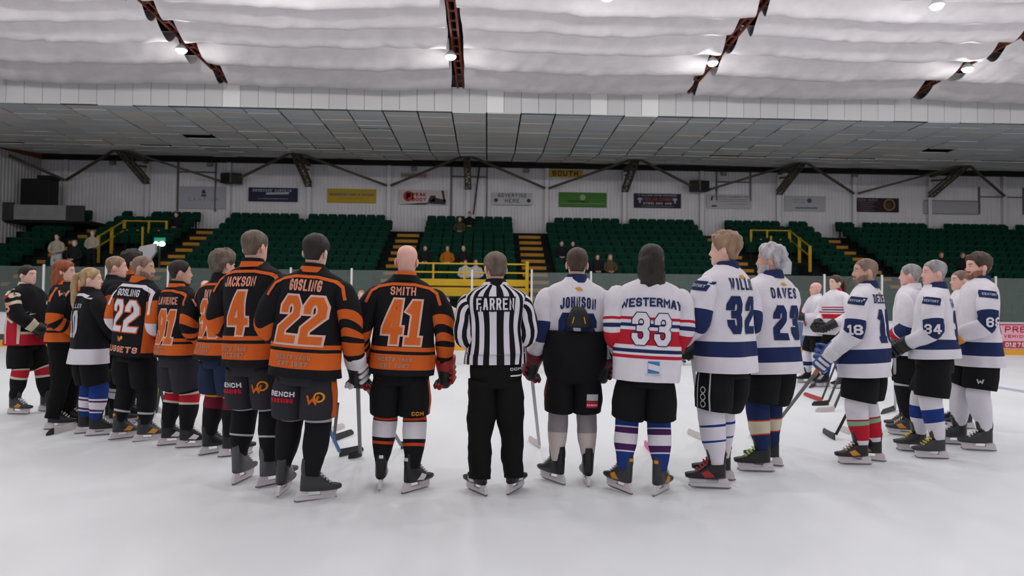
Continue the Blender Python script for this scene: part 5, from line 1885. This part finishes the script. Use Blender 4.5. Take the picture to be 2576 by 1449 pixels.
O = person('O', 1822, 1224, 588, 'tall young player with blond quiff in white jersey 32', yaw=33, hy=24, style='thick', hair='sandy', skin='pale', base='white', torso=WT_T, sleeve=WT_S, hem=.845, collar='navy', arms=(((-.29, .02, 1.2), (-.24, .26, 1.02)), 'tuck'), gloves=('black', 'black'), sock='white', socks=((.46, .445, 'blue'), (.35, .335, 'blue')), boot='black', lace='red', accent='red', w=1.0, spike=True, feet=((-.11, .0, 48), (.13, .14, 40)))
name_no(O, 'WILLIS', '32', 'navy', 'navy', None, nz=1.485, zz=1.262, nh=.085, nw=.034, numh=.27, numw=.125, gap=.04, thick=.2, nthick=.18, ngap=.016)
wt_patch(O)
decal('side_stripe', ribbon([(-.07, .58), (-.07, .84)], .012) + ribbon([(.04, .58), (.04, .84)], .012), (0, 0), O['pb'], C['silver'], O['pants'], view='left', off=.006)
decal('side_print', sum([disc(.026, 10, -.015, .62 + .05 * i, .017) for i in range(3)], []), (0, 0), O['pb'], C['silver'], O['pants'], view='left', off=.008)

P_ = person('P', 1938, 1183, 618, 'heavy grey-haired player in white jersey 23', yaw=27, hy=32, style='curly', hair='lightgrey', beard='lightgrey', skin='tan', base='white', torso=((.895, 1.01, 'navy'),), sleeve=WT_S, hem=.80, collar='navy', arms=('hips', 'tuck'), sock='navy', socks=((.42, .41, 'orangered'), (.41, .31, 'cream'), (.31, .30, 'orangered')), boot='black', lace='lime', w=1.12, belly=.06, feet=((-.12, .0, 56), (.13, .12, 38)))
name_no(P_, 'DAVES', '23', 'navy', 'navy', None, nz=1.465, zz=1.225, nh=.085, nw=.045, numh=.28, numw=.125, gap=.04, thick=.2, nthick=.17, ngap=.018)
decal('nape_emblem', [[(-.03, .008), (.01, .02), (.04, -.006), (.0, -.01)]], (0, 1.535), P_['tb'], C['gold'], P_['jersey'], off=.006)

Q = person('Q', 2178, 1164, 650, 'shaven-headed player in white jersey 18 with red, white and green socks', yaw=45, hy=32, style='buzz', hair='stubble', beard='stubble', skin='tan', base='white', torso=((.915, 1.03, 'navy'),), sleeve=WT_S, hem=.785, collar='navy', arms=(((-.29, .02, 1.2), (-.26, .2, 1.0)), 'tuck'), gloves=('blue', 'white'), sock='white', socks=((.62, .595, 'red'), (.405, .39, 'red'), (.39, .35, 'green'), (.35, .22, 'red')), boot='black', lace='tan', accent='gold', w=1.08, belly=.06, feet=((-.13, .02, 40), (.13, -.02, 12)))
name_no(Q, 'DEZELL', '18', 'navy', 'navy', None, nz=1.49, zz=1.25, nh=.08, nw=.045, numh=.30, numw=.125, gap=.04, thick=.2, nthick=.17, ngap=.014)
wt_patch(Q, '18')

Rr = person('R', 2292, 1094, 665, 'player with short grey hair between jersey 18 and the bent grey-haired player', yaw=42, hy=4, style='crop', hair='grey', skin='pink', base='white', torso=WT_T, sleeve=((.60, .76, 'navy'), (.78, .88, 'red')), hem=.87, collar='white', arms='hips', sock='black', socks=((.56, .54, 'silver'),), boot='grey', accent='gold', feet=((-.12, .0, 10), (.13, .1, 0)))
name_no(Rr, None, '7', None, 'navy', zz=1.25, numh=.28)
S_ = person('S', 2352, 1148, 655, 'grey-haired player in white jersey 34 with white and blue socks', yaw=51, hy=26, style='crop', hair='grey', skin='pink', base='white', torso=((1.02, 1.12, 'navy'),), sleeve=WT_S, hem=.93, collar='navy', arms='front', gloves=('black', 'black'), sock='white', socks=((.46, .34, 'blue'),), boot='grey', lace='yellow', w=1.04, belly=.03, feet=((-.12, -.02, 30), (.13, .16, 22)))
name_no(S_, 'GARY', '3', 'navy', 'navy', None, nz=1.45, zz=1.24, nh=.085, nw=.045, numh=.29, numw=.15, thick=.24, nthick=.15, ngap=.014)
wt_patch(S_, '34')
T_ = person('T', 2418, 1074, 680, 'player with cropped hair half hidden behind jersey 69', yaw=70, hy=10, style='buzz', hair='stubble', skin='pink', base='white', torso=WT_T, sleeve=WT_S, collar='white', arms='front', sock='white', socks=((.5, .4, 'navy'),))
U = person('U', 2462, 1128, 640, 'bearded player with number 69 on his sleeve and gold gloves', yaw=70, hy=15, style='thick', hair='brown', beard='ginger', skin='pink', base='white', torso=((.90, 1.02, 'navy'),), sleeve=((.45, .64, 'navy'),), hem=.79, collar='navy', arms=(((-.30, .02, 1.2), (-.2, .24, 1.06)), 'front'), gloves=('navy', 'gold'), sock='white', socks=(), boot='grey', lace='white', w=1.03, feet=((-.12, .0, 4), (.13, .14, 0)))
name_no(U, 'KNOX', '9', 'navy', 'navy', None, nz=1.45, zz=1.24, nh=.085, nw=.045, numh=.29, numw=.15, thick=.24)
wt_patch(U, '69')
decal('print', word('W', .04, .05, 0, .3), (-.05, .66), U['pb'], C['silver'], U['pants'], view='left', off=.006)

# across the circle
V_ = person('V', 2052, 965, 710, 'bald player in white holding a stick upright, across the circle', yaw=92, hy=-4, style='bald', hair='sandy', skin='pink', base='white', collar='white', sleeve=(), torso=(), arms=(((-.26, .1, 1.22), (-.12, .32, 1.22)), 'high'), gloves=('black', 'black'), sock='white', socks=((.40, .33, 'navy'),), feet=((-.12, 0, 10), (.13, .1, 0)))
decal('chest_number', word('8', .16, .1, .02, .22), (-.02, 1.2), V_['tb'], C['maroon'], V_['jersey'], view='left')
W_ = person('W', 2102, 975, 693, 'player with brown ponytail in white jersey with red chest stripes', yaw=108, hy=-6, style='pony', hair='brown', skin='pale', base='white', collar='red', torso=((1.24, 1.26, 'red'), (1.28, 1.30, 'navy'), (1.14, 1.22, 'red'), (1.32, 1.34, 'red')), sleeve=((.5, .55, 'red'),), arms='front', sock='blue', socks=((.4, .38, 'white'), (.38, .34, 'purple')), feet=((-.12, 0, 0), (.13, .1, 0)))
X_ = person('X', 2162, 1000, 728, 'player whose flushed face shows just behind jersey 18', yaw=100, style='receding', hair='sandy', skin='pink', base='white', collar='white', arms='front', sock='white')
f1 = person('f1', 512, 940, 705, 'bald player in yellow facing this way beyond jersey 91', yaw=172, style='bald', hair='sandy', skin='pink', base='yellow', torso=((1.45, 1.6, 'white'),), collar='white', arms='front', sock='offwhite', pcol='short', sleeve=((.6, .8, 'white'),))
f2 = person('f2', 906, 914, 730, 'player in yellow and white beyond the gap between 22 and 41', yaw=178, style='crop', hair='sandy', skin='pink', base='yellow', torso=((1.5, 1.62, 'white'), (1.2, 1.25, 'white')), collar='white', arms='front', sock='offwhite', sleeve=((.5, .7, 'white'),))
f3 = person('f3', 1121, 917, 744, 'player in a cream jersey beside the yellow platform', yaw=178, style='crop', hair='brown', skin='pink', base='cream', collar='cream', arms='front', sock='offwhite', w=.95)
f4 = person('f4', 1356, 916, 742, 'blond player in blue jersey beyond the referee and the high shorts', yaw=172, style='crop', hair='blond', skin='pink', base='kit_blue', torso=((1.08, 1.12, 'gold'), (1.02, 1.06, 'red')), sleeve=((.55, .62, 'gold'), (.62, .72, 'red'), (.72, .78, 'gold')), collar='kit_blue', arms='front', sock='offwhite', socks=((.42, .36, 'red'),))
f6 = person('f6', 1533, 916, 733, 'player in blue glimpsed between the high shorts and jersey 33', yaw=176, style='crop', hair='sandy', skin='pink', base='kit_blue', torso=((1.0, 1.06, 'gold'), (.93, .98, 'red')), sleeve=((.6, .75, 'gold'),), collar='kit_blue', arms='front', sock='offwhite', socks=((.42, .36, 'gold'),))
f7 = person('f7', 1732, 918, 742, 'player in blue and gold glimpsed between jersey 33 and jersey 32', yaw=180, style='crop', hair='brown', skin='pink', base='kit_blue', torso=((1.05, 1.14, 'gold'),), sleeve=((.55, .75, 'gold'),), collar='kit_blue', arms='front', sock='offwhite')


def goalie(P, c1, c2):
    """big leg pads on a player's shins"""
    r, sp = P['root'], P['sp']
    for i in (0, 1):
        x, y, _ = sp['feet'][i]
        o = obj('leg_pad', bbox(x * 1.35 - .135, x * 1.35 + .135, y + .05, y + .17, .06, .82, .04), C[c1], r)
        obj('pad_stripe', bbox(x * 1.35 - .137, x * 1.35 + .137, y + .045, y + .174, .42, .48, .01), C[c2], o)
        obj('pad_stripe', bbox(x * 1.35 - .137, x * 1.35 + .137, y + .045, y + .174, .28, .31, .01), C[c2], o)


f5 = person('f5', 1318, 938, 752, 'goalkeeper in blue with white leg pads half hidden by the referee', yaw=168, style='short', hair='brown', skin='pink', base='kit_blue', torso=((1.05, 1.14, 'gold'),), sleeve=((.5, .6, 'gold'), (.6, .7, 'red'), (.7, .76, 'gold')), collar='kit_blue', arms='down', gloves=('white', 'white'), sock='offwhite')
goalie(f5, 'offwhite', 'darkred')
f9 = person('f9', 488, 978, 738, 'goalkeeper with yellow leg pads hidden behind jersey 91', yaw=170, style='short', hair='brown', skin='pink', base='yellow', torso=(), collar='white', arms='down', gloves=('white', 'gold'), sock='offwhite')
goalie(f9, 'offwhite', 'gold')

# ------------------------------------------------------------------ spectators
def spectator(key, px, cy, label, col, **kw):
    best = min(range(NR), key=lambda k: abs(yp(px, cy, rowY(k) - .1).z - rowZ(k) - 1.27))
    x = yp(px, cy, rowY(best) - .1).x
    z = rowZ(best)
    TAKEN.append((x, rowY(best)))
    return person(key, 0, 0, 0, label, at=(x, rowY(best) - .12, z), H=1.72, yaw=180 + kw.pop('turn', 0), seated=True, pads=False, base=col, collar=col, arms='lap', glove={}, pants='trousers', pcol=kw.pop('legs', 'darkcoat'), sock='black', detail=False, **kw)


spectator('s1', 1157, 541, 'spectator in olive coat on the top row under the downpipe', 'olive', hair='dark', style='short')
spectator('s2', 1181, 538, 'spectator in black coat on the top row beside the olive coat', 'darkcoat', hair='dark', style='short')
spectator('s3', 1070, 612, 'spectator in black jacket, first of three behind the yellow platform', 'darkcoat', hair='dark', style='short')
spectator('s4', 1126, 613, 'spectator in mustard coat holding a cup', 'mustard', hair='brown', style='long')
spectator('s5', 1166, 612, 'spectator in black beside the mustard coat', 'darkcoat', hair='sandy', style='receding')
spectator('s6', 1171, 654, 'spectator in pale top sitting behind the yellow railing', 'paleb', hair='brown', style='long', legs='jeans')
spectator('s7', 1197, 660, 'child in pale top behind the yellow railing beside the referee', 'paleb', hair='sandy', style='short', legs='jeans')
spectator('s8', 1413, 599, 'spectator in black sitting high right of the middle stairs', 'darkcoat', hair='brown', style='short')
spectator('s9', 1441, 600, 'second spectator in black high right of the middle stairs', 'darkcoat', hair='dark', style='short')
spectator('s10', 1503, 632, 'spectator in dark coat near the front right of the high shorts', 'darkcoat', hair='brown', style='long', legs='jeans')
spectator('s11', 1535, 638, 'spectator in brown coat near the front right of the high shorts', 'brownc', hair='sandy', style='long')
spectator('s12', 444, 532, 'spectator in dark clothes on the top row by the left stairs', 'darkcoat', hair='brown', style='short')
spectator('s13', 2367, 642, 'spectator in dark coat at the right, above the cropped head', 'darkcoat', hair='ginger', style='short', skin='tan')
spectator('s14', 2421, 640, 'spectator in dark coat at the right, beside the bearded player', 'darkcoat', hair='ginger', style='short', skin='tan')


def stander(key, px, cy, k, label, top, legs, **kw):
    Y = rowY(k) - .2
    x = yp(px, cy, Y).x
    TAKEN.append((x, rowY(k)))
    TAKEN.append((x - .2, rowY(k)))
    TAKEN.append((x + .2, rowY(k)))
    H = yp(px, cy, Y).z - rowZ(k)
    return person(key, 0, 0, 0, label, at=(x, Y, rowZ(k)), H=H, yaw=180, pads=False, base=top, collar=top, arms='lap', glove={}, pants='trousers', pcol=legs, shoes=True, detail=False, **kw)


def best_row(px, cy, h):
    return min(range(NR), key=lambda k: abs(yp(px, cy, rowY(k) - .2).z - rowZ(k) - h))


stander('t1', 144, 588, best_row(144, 588, 1.68), 'woman in cream coat standing on the steps at the left', 'beige', 'paleb', hair='dark', style='long', hem=.72)
stander('t2', 188, 604, best_row(188, 604, 1.7), 'person in black coat standing at the left of the stand', 'darkcoat', 'darkcoat', hair='grey', style='short', hem=.72)
stander('t3', 233, 580, best_row(233, 580, 1.72), 'grey-haired person in beige top standing at the left of the stand', 'beige', 'darkcoat', hair='grey', style='short')

# ------------------------------------------------------------------ sticks
STK = {'black': mat('black stick', (30, 30, 32), rough=0.5), 'white': mat('white taped blade', (214, 204, 204), rough=0.85, bump=0.3, bscale=80), 'red': mat('red stick', (176, 48, 44), rough=0.5), 'pink': mat('pink blade', (222, 110, 160), rough=0.6), 'grey': mat('grey shaft', (110, 108, 112), rough=0.45),
       'blue': mat('blue shaft', (60, 110, 170), rough=0.45), 'orange': mat('orange shaft', (200, 110, 50), rough=0.5), 'silver': mat('silver shaft', (170, 168, 170), rough=0.4), 'yellow': mat('yellow shaft', (214, 200, 50), rough=0.5)}


def stick(label, heel, toe, top, shaft='black', blade='black', tip=None, wide=1.0, butt=None):
    """heel, toe: pixels on the ice; top: world point of the shaft's upper end"""
    h, t = gp(*heel), gp(*toe)
    L_ = (t - h).length
    d = (t - h).normalized()
    top = Vector(top)
    root = tag(empty('hockey_stick', h), label, 'hockey stick', 'hockey sticks')
    up = (top - h - Vector((0, 0, .03))).normalized()
    n = d.cross(Vector((0, 0, 1))).normalized()
    obj('shaft', bar(up * .05 + Vector((0, 0, .02)), top - h, .017, .028, up=n), STK[shaft], root)
    if butt:
        obj('grip_tape', bar(top - h - up * .16, top - h + up * .01, .022, .033, up=n), STK[butt], root)
    v, f = [], []
    N_ = 10
    hh = .072 * wide
    for i in range(N_ + 1):
        u = i / N_
        c = d * (L_ * u - .02) + n * (.03 * u * u)
        z0 = .003 + .012 * (u - .5) ** 2
        z1 = z0 + hh * (1 - .15 * u) * (1 if u < .85 else (1 - ((u - .85) / .15) ** 2 * .6))
        for s, z in ((-.006, z0), (.006, z0), (.005, z1), (-.005, z1)):
            v.append(c + n * s + Vector((0, 0, z)))
    for i in range(N_):
        for k in range(4):
            f.append((i * 4 + k, i * 4 + (k + 1) % 4, i * 4 + 4 + (k + 1) % 4, i * 4 + 4 + k))
    f += [(3, 2, 1, 0), (N_ * 4, N_ * 4 + 1, N_ * 4 + 2, N_ * 4 + 3)]
    o = obj('blade', (v, f), STK[blade], root)
    if tip:
        m = (N_ - 2) * 4
        vv = [p + (p - (v[m] + v[m + 2]) / 2) * .05 for p in v[m:]]
        obj('blade_tip', (vv, [(i * 4 + k, i * 4 + (k + 1) % 4, i * 4 + 4 + (k + 1) % 4, i * 4 + 4 + k) for i in range(2) for k in range(4)] + [(8, 9, 10, 11)]), STK[tip], root)
    return root


def hand(P, side, fwd=.0):
    """world point inside a player's closed hand"""
    el, wr = P['sp']['arms'][side]
    el, wr = Vector(el), Vector(wr)
    p = wr + (wr - el).normalized() * .13 + Vector((0, fwd, 0))
    bpy.context.view_layer.update()
    return P['root'].matrix_world @ p


stick('blue and orange stick with black blade crossing the ice by jersey 22', (858, 1150), (910, 1134), hand(J, 'L') + Vector((-.1, .1, .1)), 'blue', 'black')
stick('dark thin stick hanging straight down from the right glove of jersey 22', (906, 1150), (880, 1158), hand(J, 'R'), 'grey', 'black')
stick('black blade lying beyond jersey 22', (840, 1112), (884, 1092), hand(K, 'L') + Vector((-.3, .6, -.3)), 'black', 'black')
stick('white taped blade lying behind the black blade by jersey 22', (822, 1094), (862, 1076), gp(700, 1020) + Vector((0, 0, .6)), 'white', 'white')
stick('grey stick seen between the legs of jersey 41', (1012, 1130), (1040, 1120), hand(K, 'L'), 'grey', 'black')
stick('upright grey stick with cream blade at the left of the high shorts', (1357, 1128), (1322, 1108), hand(Mm, 'L'), 'silver', 'white')
stick('pink blade peeping out beside the right leg of jersey 33', (1640, 1140), (1613, 1120), hand(N, 'R') + Vector((-.1, .1, 0)), 'black', 'pink')
stick('white taped stick in front of jersey 32', (1766, 1108), (1722, 1090), hand(O, 'R'), 'silver', 'white')
stick('yellow shafted stick held down by jersey 32', (1690, 1040), (1672, 1046), hand(O, 'L'), 'yellow', 'black')
stick('long grey stick with orange top reaching from jersey 18 to jersey 23', (1918, 1116), (1880, 1094), hand(Q, 'L'), 'grey', 'black', butt='orange')
stick('red blade lying in the circle', (2066, 1012), (2016, 994), gp(2130, 985) + Vector((0, 0, .95)), 'black', 'red')
stick('black blade lying in the circle below the red one', (2082, 1020), (2044, 1022), gp(2150, 1000) + Vector((0, 0, .95)), 'black', 'black')
stick('white taped blade lying in the circle below the black one', (2096, 1036), (2052, 1038), gp(2170, 1010) + Vector((0, 0, .95)), 'black', 'white')
stick('black blade lying near the skates of jersey 18', (2098, 1107), (2062, 1088), hand(Rr, 'L'), 'black', 'black')
stick('pale blade behind the black blade near jersey 18', (2135, 1092), (2104, 1082), hand(Rr, 'R'), 'grey', 'white')
stick('red and black stick held upright by the bald player across the circle', (2075, 962), (2040, 978), hand(V_, 'L') + Vector((0, 0, .45)), 'red', 'black')
stick('grey stick slanting down between jersey 18 and the white and blue socks', (2252, 1032), (2222, 1044), hand(S_, 'L'), 'silver', 'black', butt='yellow')
stick('white-ended stick in the gold glove of the bearded player', (2318, 1052), (2290, 1046), hand(U, 'L'), 'grey', 'black', butt='white')
stick('white taped blade with black tip by the blue socks at the left', (190, 1078), (122, 1098), hand(Cc, 'R'), 'black', 'white', tip='black')
stick('pale broad blade lying in front of white number 22', (392, 1046), (360, 1082), hand(F_, 'R'), 'black', 'white', wide=1.1)
stick('second dark stick in front of white number 22', (428, 1084), (452, 1092), hand(D, 'R'), 'black', 'black')
stick('yellow shafted stick in front of white number 22', (392, 1034), (414, 1040), hand(E_, 'R'), 'yellow', 'white')
stick('dark stick in front of jersey 91 pointing to the maroon socks', (540, 1052), (562, 1060), hand(G_, 'R'), 'black', 'black')
stick('white blade lying beyond jersey 91', (478, 1004), (514, 992), hand(A, 'R') + Vector((.6, 1.0, -.3)), 'black', 'white')
build_seats()
